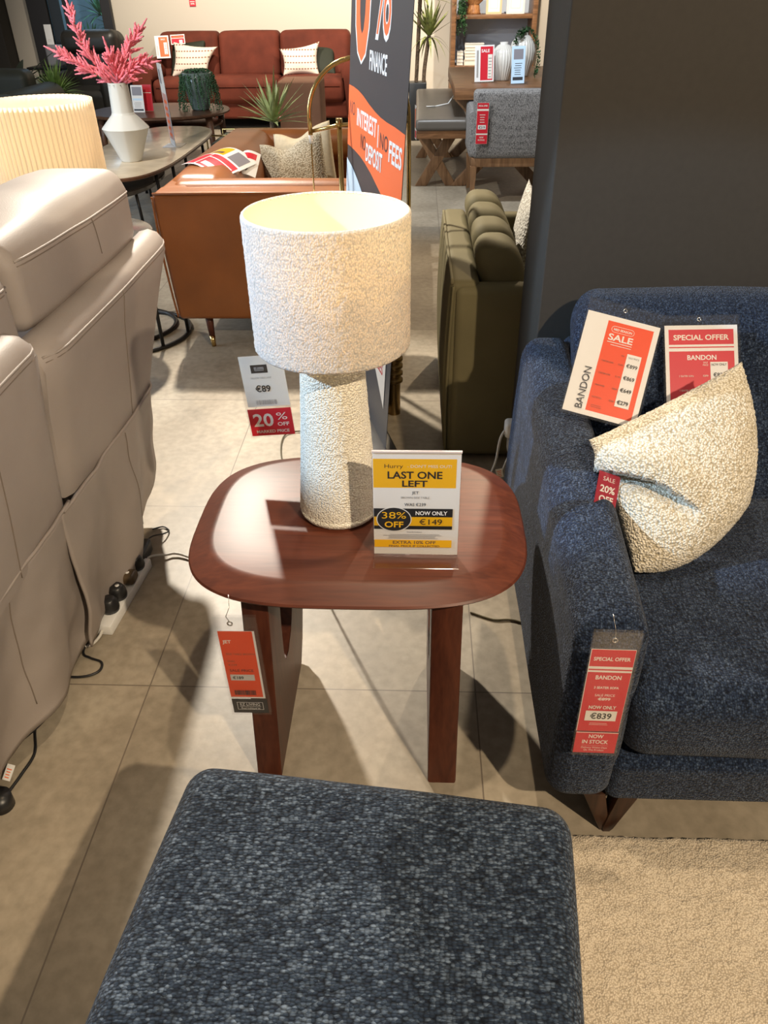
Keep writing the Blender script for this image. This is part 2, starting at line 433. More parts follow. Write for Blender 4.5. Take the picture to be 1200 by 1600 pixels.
M['darkwood'] = wood('dark_oval_table_wood', (.05, .022, .012), (.13, .06, .032), (3, 30, 30), .35)
M['espresso'] = wood('espresso_leg_wood', (.022, .010, .006), (.06, .026, .014), (25, 25, 3), .35)
M['blackmetal'] = plain('black_metal', (.012, .011, .011), .4, .3)
M['brass'] = plain('polished_brass', (.62, .43, .17), .18, 1.0)
M['bronze'] = plain('ribbed_bronze', (.24, .16, .07), .3, 1.0)
M['stone'] = plain('beige_stone_top', (.52, .43, .31), .2, 0, .6, 7, .16)
M['darkglass'] = plain('smoked_table_top', (.07, .065, .06), .15, 0, .6)
M['ceramic'] = plain('white_glaze', (.66, .66, .62), .14, 0, .6)
M['ceramicblue'] = plain('ribbed_white_glaze', (.70, .68, .63), .2, 0, .6)
M['white'] = plain('white_plastic', (.78, .78, .76), .35)
M['cable_white'] = plain('white_cable', (.62, .60, .55), .45)
M['cable_black'] = plain('black_cable', (.010, .010, .011), .45)
M['cable_brown'] = plain('olive_lamp_cable', (.09, .07, .03), .5)
M['blackplastic'] = plain('black_plastic', (.014, .014, .015), .38)
M['brownplastic'] = plain('brown_plastic', (.09, .058, .028), .4)
M['pocket'] = clear('clear_plastic_pocket', (.97, .97, .975), .055, .10)
M['acrylic'] = clear('clear_acrylic', (.97, .965, .96), .05, .10)
M['steel'] = plain('bright_steel', (.75, .73, .68), .2, 1.0)
M['wall_dark'] = plain('charcoal_paint', (.041, .036, .030), .7, 0, .3, 60, .05, .05, .001)
M['wall_cream'] = plain('cream_paint', (.60, .53, .43), .8, 0, .3)
M['frame_dark'] = plain('dark_window_frame', (.016, .013, .012), .5)
M['greyfab'] = weave('grey_linen', (.20, .19, .185), (.25, .24, .235), (.31, .30, .29), (.004, .004, .012), .3, streak=(200, 200, 12))
M['leaf'] = plain('dark_green_leaf', (.03, .085, .028), .45, 0, .4, 30, .35)
M['leafpale'] = plain('pale_yucca_leaf', (.38, .44, .20), .5, 0, .4, 20, .35)
M['leafdr'] = plain('striped_dracaena_leaf', (.20, .22, .06), .5, 0, .4, 30, .5)
M['pearl'] = plain('string_of_pearls_leaf', (.05, .13, .06), .5, 0, .4, 60, .4)
M['bark'] = plain('brown_bark', (.12, .08, .05), .9, 0, .2, 60, .4, .8, .01)
M['pink'] = plain('pink_blossom', (.90, .22, .27), .7, 0, .3, 60, .25)
M['pottery'] = plain('teal_glazed_pot', (.13, .18, .17), .2, 0, .6, 9, .3)
M['blackpot'] = plain('black_pot', (.014, .014, .014), .4)
M['stripe'] = None
# print inks
INK = {}
def ink(name, col, rough=.45):
    INK[name] = plain('ink_'+name, col, rough, 0, .4)
ink('white', (.80, .79, .77)); ink('black', (.022, .021, .022)); ink('red', (.62, .018, .035)); ink('orange', (.80, .075, .015))
ink('yellow', (.84, .46, .012)); ink('charcoal', (.045, .047, .056)); ink('coral', (.86, .17, .055)); ink('paleblue', (.55, .74, .92))
ink('cream', (.80, .76, .68)); ink('maroon', (.35, .012, .03)); ink('grey', (.35, .33, .31)); ink('lightgrey', (.60, .58, .55))
ink('bannerwhite', (.78, .86, .95)); ink('darkred', (.45, .03, .03)); ink('photo', (.25, .24, .27)); ink('brown', (.16, .10, .06)); ink('pinkish', (.62, .36, .33))

# ------------------------------------------------------------------ print
_tc = {}
def text_geo(s, bold):
    key = (s, bold)
    if key in _tc: return _tc[key]
    cu = bpy.data.curves.new('t', 'FONT'); cu.body = s; cu.size = 1; cu.resolution_u = 3
    cu.offset = .022 if bold else 0.0
    o = bpy.data.objects.new('t', cu); COL.objects.link(o)
    dg = bpy.context.evaluated_depsgraph_get()
    me = bpy.data.meshes.new_from_object(o.evaluated_get(dg))
    vs = [(v.co.x, v.co.y) for v in me.vertices]; fs = [tuple(p.vertices) for p in me.polygons]
    bpy.data.objects.remove(o); bpy.data.curves.remove(cu); bpy.data.meshes.remove(me)
    xs = [v[0] for v in vs] or [0, 1]; ys = [v[1] for v in vs] or [0, 1]
    _tc[key] = (vs, fs, min(xs), max(xs), min(ys), max(ys)); return _tc[key]
class Sheet:
    def __init__(s, w, h, base='white', thick=.0012):
        s.w, s.h, s.t = w, h, thick; s.polys = []; s.inks = [base]; s.layer = 0
    def im(s, n):
        if n not in s.inks: s.inks.append(n)
        return s.inks.index(n)
    def poly(s, pts, c):
        s.layer += 1; s.polys.append((pts, [tuple(range(len(pts)))], s.im(c), s.layer)); return s
    def rect(s, x0, y0, x1, y1, c): return s.poly([(x0,y0),(x1,y0),(x1,y1),(x0,y1)], c)
    def disc(s, x, y, rx, ry, c, n=40): return s.poly([(x+rx*math.cos(2*PI*k/n), y+ry*math.sin(2*PI*k/n)) for k in range(n)], c)
    def ring(s, x0, y0, x1, y1, r, t, c, n=8):
        def rr(a0, b0, a1, b1, q):
            P = []
            for cx, cy, st in ((a1-q,b1-q,0),(a0+q,b1-q,90),(a0+q,b0+q,180),(a1-q,b0+q,270)):
                for k in range(n+1):
                    an = math.radians(st+90*k/n); P.append((cx+q*math.cos(an), cy+q*math.sin(an)))
            return P
        o = rr(x0,y0,x1,y1,r); i = rr(x0+t,y0+t,x1-t,y1-t,max(r-t,1e-5)); m = len(o)
        s.layer += 1; s.polys.append((o+i, [(k,(k+1)%m,m+(k+1)%m,m+k) for k in range(m)], s.im(c), s.layer)); return s
    def text(s, st, x, y, h, c, align='c', bold=False, w=None, rot=0, cap=None):
        """h = cap height; (x, y) = baseline point; w = fit to width"""
        vs, fs, x0, x1, y0, y1 = text_geo(st, bold)
        k = h/.72; kx = k if w is None else w/(x1-x0)
        wd = (x1-x0)*kx; ox = {'c': -wd/2, 'l': 0, 'r': -wd}[align]
        P = [((v[0]-x0)*kx+ox, v[1]*k) for v in vs]
        if rot:
            ca, sa = math.cos(rot), math.sin(rot); P = [(p[0]*ca-p[1]*sa, p[0]*sa+p[1]*ca) for p in P]
        s.layer += 1; s.polys.append(([(p[0]+x, p[1]+y) for p in P], fs, s.im(c), s.layer)); return s
    def bars(s, x0, y0, x1, y1, c, n=34, seed=3):
        rnd = random.Random(seed); x = x0; st = (x1-x0)/n
        s.layer += 1; P = []; Fc = []
        for k in range(n):
            wd = st*rnd.choice((.25, .45, .7)); i = len(P); P += [(x,y0),(x+wd,y0),(x+wd,y1),(x,y1)]; Fc.append((i,i+1,i+2,i+3)); x += st
        s.polys.append((P, Fc, s.im(c), s.layer)); return s
    def lines(s, x0, y0, x1, y1, n, c, fill=.28, seed=5):
        rnd = random.Random(seed); s.layer += 1; P = []; Fc = []; st = (y1-y0)/n
        for k in range(n):
            a = x0+(x1-x0)*rnd.uniform(0, .12); b = x1-(x1-x0)*rnd.uniform(0, .2); y = y0+st*k; i = len(P)
            P += [(a,y),(b,y),(b,y+st*fill),(a,y+st*fill)]; Fc.append((i,i+1,i+2,i+3))
        s.polys.append((P, Fc, s.im(c), s.layer)); return s
    def build(s, name, parent, O, ex, ey, bend=None, eps=.00012):
        O, ex, ey = Vector(O), Vector(ex).normalized(), Vector(ey)
        ey = (ey-ex*ey.dot(ex)).normalized(); nn = ex.cross(ey)
        bm = B()
        def W(x, y, z):
            if bend: z += bend(x/s.w, y/s.h)
            return O+ex*x+ey*y+nn*z
        nx, ny = (10, 14) if bend else (1, 1)
        for zz in (0, -s.t):
            g = [[bm.verts.new(W(s.w*i/nx, s.h*j/ny, zz)) for j in range(ny+1)] for i in range(nx+1)]
            for i in range(nx):
                for j in range(ny):
                    q = (g[i][j], g[i+1][j], g[i+1][j+1], g[i][j+1]); bm.faces.new(q if zz == 0 else q[::-1])
        for pts, fs, mi, ly in s.polys:
            if bend and len(pts) == 4 and len(fs) == 1:      # follow the curl
                (a0, b0), (a1, b1) = pts[0], pts[2]; kx, ky = 8, 10
                g = [[bm.verts.new(W(a0+(a1-a0)*i/kx, b0+(b1-b0)*j/ky, eps*ly)) for j in range(ky+1)] for i in range(kx+1)]
                for i in range(kx):
                    for j in range(ky): bm.faces.new((g[i][j], g[i+1][j], g[i+1][j+1], g[i][j+1])).material_index = mi
                continue
            v = [bm.verts.new(W(p[0], p[1], eps*ly)) for p in pts]
            for f_ in fs:
                try: bm.faces.new([v[i] for i in f_]).material_index = mi
                except ValueError: pass

        o = None
        b = BASE[parent]; bmesh.ops.translate(bm, verts=bm.verts, vec=-b)
        me = bpy.data.meshes.new(name); bm.to_mesh(me); bm.free()
        for i in s.inks: me.materials.append(INK[i])
        o = bpy.data.objects.new(name, me); COL.objects.link(o); o.parent = parent; BASE[o] = b
        return o
def film(bm, O, ex, ey, x0, y0, x1, y1, z, t=.0006):
    O, ex, ey = Vector(O), Vector(ex).normalized(), Vector(ey); ey = (ey-ex*ey.dot(ex)).normalized(); nn = ex.cross(ey)
    obox(bm, O+ex*(x0+x1)/2+ey*(y0+y1)/2+nn*z, ex, ey, nn, abs(x1-x0)/2, abs(y1-y0)/2, t/2)
# ------------------------------------------------------------------ setting
bm = B(); box(bm, (-8, -2, -.1), (6, 14, 0)); fl = struct('floor', bm, floor_mat())
# the box is centred on x=-1, y=6 and its origin sits at its underside
bm = B(); box(bm, (.336, 2.05, 0), (3.6, 2.41, 3.2), .004); struct('wall_right', bm, M['wall_dark'])
bm = B()
box(bm, (-5.02, 11.0, 0), (-4.72, 11.15, 3.2)); box(bm, (-3.72, 11.0, 0), (6, 11.15, 3.2))
box(bm, (-4.72, 11.0, 2.7), (-3.72, 11.15, 3.2))
struct('wall_back', bm, M['wall_cream'])
bm = B(); box(bm, (-5.5, 10.75, 0), (-5.03, 11.15, 3.2), .01); struct('wall_left', bm, M['wall_dark'])
bm = B()      # dark framed glazed opening at the far left
for x0, x1 in ((-4.74, -4.50), (-4.30, -4.24), (-3.84, -3.72)): box(bm, (x0, 10.93, 0), (x1, 11.0, 2.7), .005)
for z0, z1 in ((0, .12), (2.6, 2.7)): box(bm, (-4.74, 10.94, z0), (-3.72, 10.99, z1))
wn = struct('window_1', bm, M['frame_dark'])
bm = B(); box(bm, (-4.5, 10.97, .12), (-3.84, 10.975, 2.6)); g = fin('glass_pane', bm, clear('window_glass', (.80, .90, .97), .06), wn, False)
bm = B(); box(bm, (-4.50, 11.0, 0), (-4.37, 11.03, 2.6)); fin('door_panel', bm, M['blackplastic'], wn, False)

# ------------------------------------------------------------------ rug
def rug():
    bm = B(); x0, x1, y0, y1 = .05, 1.35, -.35, .927; nx, ny = 300, 290
    g = []
    for i in range(nx+1):
        row = []
        for j in range(ny+1):
            x, y = x0+(x1-x0)*i/nx, y0+(y1-y0)*j/ny
            e = min(i, nx-i, j, ny-j)
            z = .017+.0035*nz((x, y, 0), 120)+.003*nz((x, y, 3), 40)+.003*nz((x, y, 7), 9)
            if e == 0: z = 0.001; x += .004*nz((x, y, 1), 60); y += .004*nz((x, y, 2), 60)
            elif e < 3: z *= .75+.08*e
            row.append(bm.verts.new((x, y, z)))
        g.append(row)
    for i in range(nx):
        for j in range(ny): bm.faces.new((g[i][j], g[i+1][j], g[i+1][j+1], g[i][j+1]))
    solo('rug', bm, M['rugpile'], 'beige cut-pile rug on the tiled floor in front of the navy sofa', 'rug')
rug()

# ------------------------------------------------------------------ ottoman
def ottoman():
    t = thing('footstool', 'navy chenille footstool with a flat square top in the near foreground', 'footstool', (-.07, .40, 0))
    bm = B()
    rot = Matrix.Rotation(math.radians(-6.3), 4, 'Z')
    c = Vector((-.075, .435, 0))
    def fn(p):
        q = Vector((p.x, p.y, 0)); k = 1-.10*max(0, (.43-p.z))/.30*1.0
        q = rot @ Vector((q.x*k, q.y*k, 0))
        return (c.x+q.x, c.y+q.y, p.z+.004*nz(p, 6))
    softbox(bm, (-.318, -.27, .13), (.290, .316, .427), .045, (.008, .008, .010), 16, 6, fn)
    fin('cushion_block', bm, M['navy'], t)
    for sx in (-1, 1):
        for sy in (-1, 1):
            bm = B(); p = rot @ Vector((.19*sx, .19*sy, 0))
            tube(bm, [(c.x+p.x, c.y+p.y, .14), (c.x+p.x*1.06, c.y+p.y*1.06, 0)], [.022, .014], 12)
            fin('leg', bm, M['espresso'], t)
ottoman()

# ------------------------------------------------------------------ side table
TC = (-.115, 1.335)
def side_table():
    t = thing('side_table', 'mahogany side table with rounded square top and slab legs under the bouclé lamp', 'table', (TC[0], TC[1], 0))
    bm = B(); A, Bb, NN = .348, .274, 3.3
    def ring(ins, z): return [Vector((x, y, z)) for x, y in outline(TC[0], TC[1], A-ins, Bb-ins, NN, 96)]
    loft(bm, [ring(.06, .476), ring(.02, .482), ring(.004, .489), ring(0, .4945), ring(.003, .4985), ring(.040, .5165), ring(.046, .519), ring(.052, .520), ring(.15, .520)])
    fin('table_top', bm, M['mahogany'], t, True, 25)
    poly = [(1.13,.484),(1.105,.30),(1.05,.0),(1.40,0),(1.445,.05),(1.50,.13),(1.56,.30),(1.60,.484),(1.47,.484),(1.43,.36),(1.375,.25),(1.32,.195),(1.265,.176),(1.225,.185),(1.212,.215),(1.222,.30),(1.236,.40),(1.24,.484)]
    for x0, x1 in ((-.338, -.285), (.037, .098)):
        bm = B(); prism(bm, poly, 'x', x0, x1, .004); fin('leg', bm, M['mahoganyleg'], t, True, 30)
side_table()

# ------------------------------------------------------------------ table lamp
def table_lamp():
    cx, cy, z0 = -.1535, 1.347, .520
    t = thing('table_lamp', 'cream bouclé table lamp with drum shade, lit, on the mahogany side table', 'lamp', (cx, cy, z0))
    def fuzz(a):
        return lambda r, an, z: r+a*noise.noise(Vector((math.cos(an)*r*210, math.sin(an)*r*210, z*210)))+a*.6*noise.noise(Vector((math.cos(an)*r*90, math.sin(an)*r*90, z*90)))
    prof = [(.002, .0005), (.070, .0005), (.077, .003), (.0815, .009), (.0835, .018)]
    prof += [(.0835-.0255*(i/70)-.002*math.sin(PI*i/70), .018+.385*i/70) for i in range(71)]
    bm = B(); lathe(bm, prof, (cx-.004, cy, z0), 150, fuzz(.0011), cap0=True, cap1=True); fin('lamp_base', bm, M['boucle_lamp'], t)
    # shade: outer cloth and lining with rolled rims
    R, zb, zt = .1435, .378, .612
    outer = [(R-.003, zb-.002), (R-.0005, zb+.001)]+[(R, zb+.003+(zt-zb-.006)*i/60) for i in range(61)]+[(R-.001, zt-.0005), (R-.003, zt+.0005)]
    clo = shade_cloth('ivory_boucle_shade', (.84, .82, .77), .34, (1.0, .70, .32), (.0030, .0030, .0042), 1.0)
    bm = B(); lathe(bm, outer, (cx, cy, z0), 260, fuzz(.0012)); sh = fin('lamp_shade', bm, clo, t)
    lin = shade_cloth('cream_lining', (.88, .82, .68), .40, (1.0, .88, .62))
    bm = B(); lathe(bm, [(R-.005, zb), (R-.005, zt)], (cx, cy, z0), 96); fin('lining', bm, lin, sh)
    for z in (zb+.001, zt-.001):
        bm = B(); tube(bm, [(cx+(R-.004)*math.cos(2*PI*k/96), cy+(R-.004)*math.sin(2*PI*k/96), z0+z) for k in range(96)], .0022, 6, False, True)
        fin('rim', bm, M['boucle_lamp'], sh)
    bm = B()
    for k in range(3):
        a = 2*PI*k/3+.4; tube(bm, [(cx+.02*math.cos(a), cy+.02*math.sin(a), z0+.455), (cx+(R-.006)*math.cos(a), cy+(R-.006)*math.sin(a), z0+zb+.02)], .0015, 6)
    tube(bm, [(cx+.02*math.cos(2*PI*k/24), cy+.02*math.sin(2*PI*k/24), z0+.455) for k in range(24)], .002, 6, False, True)
    fin('shade_spider', bm, M['white'], sh)
    bm = B(); tube(bm, [(cx, cy, z0+.39), (cx, cy, z0+.478)], .0165, 16); fin('bulb_holder', bm, M['white'], t)
    bm = B(); prof = [(.012, .475), (.014, .49), (.020, .505), (.0275, .52), (.0305, .536), (.029, .551), (.023, .563), (.013, .571), (.001, .574)]
    lathe(bm, prof, (cx, cy, z0), 24, None, True, True); fin('bulb', bm, emis('warm_bulb', (1.0, .84, .52), 5.0), t)
    l = bpy.data.lights.new('bulb_light', 'POINT'); l.energy = 10; l.color = (1.0, .76, .42); l.shadow_soft_size = .033
    o = bpy.data.objects.new('bulb_light', l); COL.objects.link(o); o.parent = t; o.location = (0, 0, .530)
    bm = B(); pts = [(cx+.06, cy+.07, .521), (cx+.0, 1.60, .5205), (-.20, 1.635, .44), (-.28, 1.75, .15), (-.36, 1.95, .012), (-.455, 2.30, .006), (-.50, 2.48, .006), (-.50, 2.60, .006), (-.44, 2.63, .006), (-.38, 2.62, .006)]
    tube(bm, smooth_path(pts, 8), .0028, 8); fin('cable', bm, M['cable_brown'], t)
table_lamp()

# ------------------------------------------------------------------ acrylic sign on the table
def last_one_sign():
    t = thing('price_stand', 'clear acrylic stand with yellow LAST ONE LEFT card on the side table', 'sign', (.006, 1.185, .52))
    O = Vector((-.0765, 1.1905, .5245)); ex = Vector((1, .0, 0)); ey = Vector((0, .055, .99)).normalized()
    W_, H_ = .162, .222
    s = Sheet(W_, H_, 'white', .0006)
    m = .006
    s.rect(.001, .149, W_-.008, .2095, 'yellow')
    s.text('Hurry', .039, .1905, .0085, 'black', 'c', False, .034); s.text('- DON\'T MISS OUT!', .064, .1915, .0062, 'cream', 'l', False, .081)
    s.text('LAST ONE', .078, .1690, .0150, 'black', 'c', True, .101); s.text('LEFT', .078, .1520, .0132, 'black', 'c', True, .047)
    s.text('JET', .079, .1360, .0062, 'black', 'c', False, .013); s.text('BROWN SIDE TABLE', .079, .1262, .0046, 'grey', 'c', False, .053)
    s.text('WAS €239', .079, .1100, .0068, 'black', 'c', False, .040)
    s.rect(.001, .086, W_-.012, .1045, 'black'); s.rect(.001, .066, W_-.012, .086, 'yellow'); s.rect(.001, .0585, W_-.012, .066, 'black')
    s.disc(.039, .0805, .0335, .0275, 'white'); s.disc(.039, .0805, .0318, .0258, 'black')
    s.text('38%', .039, .0825, .0150, 'yellow', 'c', False, .046); s.text('OFF', .039, .0630, .0130, 'yellow', 'c', True, .036)
    s.text('NOW ONLY', .110, .0910, .0086, 'white', 'c', True, .060); s.text('€149', .109, .0695, .0128, 'black', 'c', False, .043)
    s.text('Terms & Conditions', .078, .0515, .0026, 'black', 'c', False, .029)
    s.lines(.018, .0375, .142, .0490, 5, 'grey', .35)
    s.rect(.001, .0175, W_-.012, .0345, 'yellow'); s.text('EXTRA 10% OFF', .078, .0255, .0070, 'brown', 'c', True, .083)
    s.text('FINAL PRICE IF COLLECTED', .078, .0185, .0042, 'brown', 'c', True, .098)
    s.build('printed_card', t, O+Vector((0, 0, 0)), ex, ey)
    bm = B(); e2 = ey; n = ex.cross(e2)
    film(bm, O, ex, e2, -.001, -.003, W_+.001, H_+.001, .0022, .0014); film(bm, O, ex, e2, -.001, -.003, W_+.001, H_+.001, -.0026, .0014)
    box(bm, (-.0775, 1.148, .5203), (.0870, 1.196, .5222), .0006)
    fin('acrylic_holder', bm, M['acrylic'], t, False)
    bm = B(); obox(bm, O+ex*W_/2+e2*(H_+.002)-n*.0005, ex, e2, n, W_/2+.001, .0016, .0030); fin('top_edge', bm, plain('polished_acrylic_edge', (.55, .47, .44), .2), t, False)
last_one_sign()

# ------------------------------------------------------------------ hanging tags
def eyelet(bm, c, ex, ey, r=.004, t=.0011):
    ex, ey = Vector(ex).normalized(), Vector(ey).normalized()
    tube(bm, [Vector(c)+ex*r*math.cos(2*PI*k/20)+ey*r*math.sin(2*PI*k/20) for k in range(20)], t, 6, False, True)
def logo(s, x0, y0, x1, y1, base='black', inkc='white', frame=True):
    h = y1-y0; w_ = x1-x0
    s.rect(x0, y0, x1, y1, base)
    if frame: s.ring(x0+w_*.13, y0+h*.24, x1-w_*.13, y1-h*.22, .0004, h*.02, inkc)
    s.text('EZ LIVING', (x0+x1)/2, y0+h*.53, h*.20, inkc, 'c', False, w_*.56)
    s.rect(x0+w_*.2, y0+h*.46, x1-w_*.2, y0+h*.48, inkc)
    s.text('furniture', (x0+x1)/2, y0+h*.29, h*.14, inkc, 'c', False, w_*.54)
def tag_jet():
    t = thing('price_tag', 'orange JET sale price tag hanging below the side table top', 'price tag', (-.335, 1.035, .21))
    ex = Vector((1, .02, -.012)).normalized(); O = Vector((-.377, 1.048, .214)); ey = Vector((-.035+.075, -.01, 1)).normalized()
    ey = Vector((-.035, -.02, 1)).normalized() if False else Vector((.0, -.03, 1)).normalized()
    ex = Vector((1, 0, .01)).normalized(); ey = Vector((-.06, -.03, 1)).normalized()
    O = Vector((-.3685, 1.052, .2125))
    W_, H_ = .082, .276
    s = Sheet(.070, .190, 'white', .0006)
    s.rect(.0005, .004, .066, .190, 'orange')
    s.text('JET', .006, .158, .0085, 'cream', 'l', True, .0165); s.text('SIDE TABLE BROWN', .008, .126, .0052, 'brown', 'l', False, .056)
    s.text('WAS', .008, .106, .0050, 'brown', 'l', False, .014); s.text('€239', .0085, .096, .0050, 'brown', 'l', False, .017)
    s.text('SALE PRICE', .009, .079, .0072, 'black', 'l', False, .047); s.rect(.008, .054, .056, .071, 'lightgrey'); s.text('€189', .012, .0580, .0082, 'black', 'l', True, .022)
    s.bars(.0095, .011, .054, .025, 'black', 34); 
    s.build('price_card', t, O+ex*.006+ey*.046, ex, ey)
    k = Sheet(.072, .042, 'black', .0006); logo(k, 0, 0, .072, .042); k.build('shop_card', t, O+ex*.004+ey*.001, ex, ey)
    bm = B(); film(bm, O, ex, ey, 0, 0, W_, H_, .0040, .0003); film(bm, O, ex, ey, 0, 0, W_, H_, -.0026, .0003); fin('plastic_pocket', bm, M['pocket'], t, False)
    bm = B(); n = ex.cross(ey); c = O+ex*.045+ey*.259+n*.003; eyelet(bm, c, ex, ey, .0045, .0013)
    tube(bm, [c+ey*.005, c+ey*.018-ex*.004, c+ey*.032+ex*.003-n*.01, c+ey*.045-n*.03], .0007, 5); fin('eyelet', bm, M['steel'], t)
tag_jet()
def tag_lamp():
    t = thing('price_tag', 'white €89 lamp tag with red 20% OFF card hanging behind the lamp', 'price tag', (-.315, 1.50, .61))
    ex = Vector((1, 0, .075)).normalized(); ey = Vector((-.055, 0, 1)).normalized(); O = Vector((-.367, 1.505, .607)); W_, H_ = .1015, .222
    s = Sheet(.094, .118, 'cream', .0006)
    logo(s, .022, .079, .058, .098, frame=False)
    s.text('FALLOW TABLE LAMP', .041, .066, .0042, 'grey', 'c', False, .044); s.text('€89', .041, .0355, .0150, 'black', 'c', True, .033); s.bars(.020, .005, .066, .016, 'grey', 30, 8)
    s.build('price_card', t, O+ex*.005+ey*.074, ex, ey)
    k = Sheet(.097, .066, 'red', .0006)
    k.text('20', .009, .024, .031, 'cream', 'l', True, .045); k.text('%', .062, .038, .018, 'cream', 'l', False, .024); k.text('OFF', .062, .023, .0088, 'cream', 'l', True, .026)
    k.text('MARKED PRICE', .012, .007, .0072, 'cream', 'l', True, .074); k.build('discount_card', t, O+ex*.003+ey*.002, ex, ey)
    bm = B(); film(bm, O, ex, ey, 0, 0, W_, H_, .0040, .0003); film(bm, O, ex, ey, 0, 0, W_, H_, -.0026, .0003); fin('plastic_pocket', bm, M['pocket'], t, False)
    n = ex.cross(ey)
    bm = B(); c = O+ex*.05+ey*.210; tube(bm, [c, c+Vector((.03, -.02, .05)), Vector((-.205, 1.466, .888)), Vector((-.203, 1.462, .90))], .0006, 5); fin('string', bm, M['steel'], t)
tag_lamp()

# ------------------------------------------------------------------ navy sofa
def navy_sofa():
    t = thing('sofa', 'navy chenille sofa with slim arms against the charcoal wall', 'sofa', (1.3, 1.45, 0))
    zt = lambda y: .540+(y-1.0)*.118/.9
    for x0, sgn in ((.264, 1), (2.30, -1)):
        bm = B()
        def fn(p, x0=x0, sgn=sgn):
            k = (p.z-.118)/(.54-.118)
            z = .118+(zt(p.y)-.118)*k
            y = p.y+.055*max(0, k)**2*(1 if p.y < 1.0 else 0)*max(0, (1.02-p.y)/.09)
            x = p.x+(.022*k if sgn > 0 else -.022*k)
            return (x, y, z)
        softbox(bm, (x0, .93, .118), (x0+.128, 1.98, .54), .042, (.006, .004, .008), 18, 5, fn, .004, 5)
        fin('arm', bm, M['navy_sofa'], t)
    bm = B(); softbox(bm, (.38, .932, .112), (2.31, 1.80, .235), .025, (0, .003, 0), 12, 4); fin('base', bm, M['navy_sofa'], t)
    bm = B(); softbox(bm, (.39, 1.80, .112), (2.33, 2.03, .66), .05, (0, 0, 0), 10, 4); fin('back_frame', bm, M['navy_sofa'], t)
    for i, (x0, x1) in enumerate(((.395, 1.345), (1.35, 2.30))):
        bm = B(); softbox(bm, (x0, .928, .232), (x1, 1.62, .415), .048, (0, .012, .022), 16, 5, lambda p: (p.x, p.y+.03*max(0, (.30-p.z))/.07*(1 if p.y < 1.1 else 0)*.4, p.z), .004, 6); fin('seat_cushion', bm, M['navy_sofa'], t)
        bm = B()
        def fb(p):
            s_ = (p.z-.40)
            return (p.x+.03*max(0, s_-.2)*(1 if False else 0), p.y+s_*.80, p.z)
        softbox(bm, (x0-.002, 1.515, .40), (x1, 1.70, .792), .075, (0, .018, .008), 16, 5, fb, .006, 4); fin('back_cushion', bm, M['navy_sofa'], t)
    for xm in (.402, 2.28):
        bm = B()
        prism(bm, [(xm-.060, .118), (xm-.012, 0.0), (xm+.004, 0.0), (xm+.005, .02), (xm-.016, .118)], 'y', .945, 1.0, .003)
        prism(bm, [(xm+.048, .118), (xm+.014, .01), (xm+.008, 0.0), (xm-.006, 0.0), (xm-.008, .012), (xm+.008, .118)], 'y', .941, .98, .003)
        fin('leg', bm, M['espresso'], t, True, 30)
        bm = B(); prism(bm, [(xm-.045, .118), (xm-.012, 0), (xm+.012, 0), (xm+.045, .118)], 'y', 1.82, 1.87, .003); fin('leg', bm, M['espresso'], t, True, 30)
navy_sofa()

def scatter_cushion():
    def fold(p, u, v, s, n):
        # a pinched crease running from the upper left edge towards the lower middle
        ax, ay, bx, by = -1.0, .62, .08, -.60
        dx, dy = bx-ax, by-ay; L2 = dx*dx+dy*dy
        tt = min(1, max(0, ((u-ax)*dx+(v-ay)*dy)/L2)); d = math.hypot(u-ax-dx*tt, v-ay-dy*tt)
        sd = (u-ax)*dy-(v-ay)*dx; am = (1-tt**2.5) if s > 0 else 0; q = p
        if sd < 0: q = q+n*.026*am*math.exp(-((d-.12)/.16)**2)+Vector((-.012, -.014, -.018))*am*math.exp(-(d/.14)**2)
        else: q = q-n*.060*am*math.exp(-(d/.17)**2)
        q = q+Vector((.95, -.1, -.1))*.030*(1-v*v)*max(0, u)+Vector((.1, -.62, -.66))*.055*(1-u*u)*max(0, -v)
        r = Vector((q.x*190, q.y*190, q.z*190))
        return q+n*s*.0026*noise.noise(r)+Vector((.0018*noise.noise(r+Vector((5,5,5))), 0, .0018*noise.noise(r+Vector((9,2,5)))))
    bm = B()
    pillow(bm, (.362, 1.415, .655), (.690, 1.545, .775), (.695, 1.345, .545), (.452, 1.240, .446), .075, (-.08, -.62, .78), 110, .045, fold, .5)
    solo('scatter_cushion', bm, M['boucle'], 'cream bouclé cushion slumped in the corner of the navy sofa', 'cushion')
scatter_cushion()

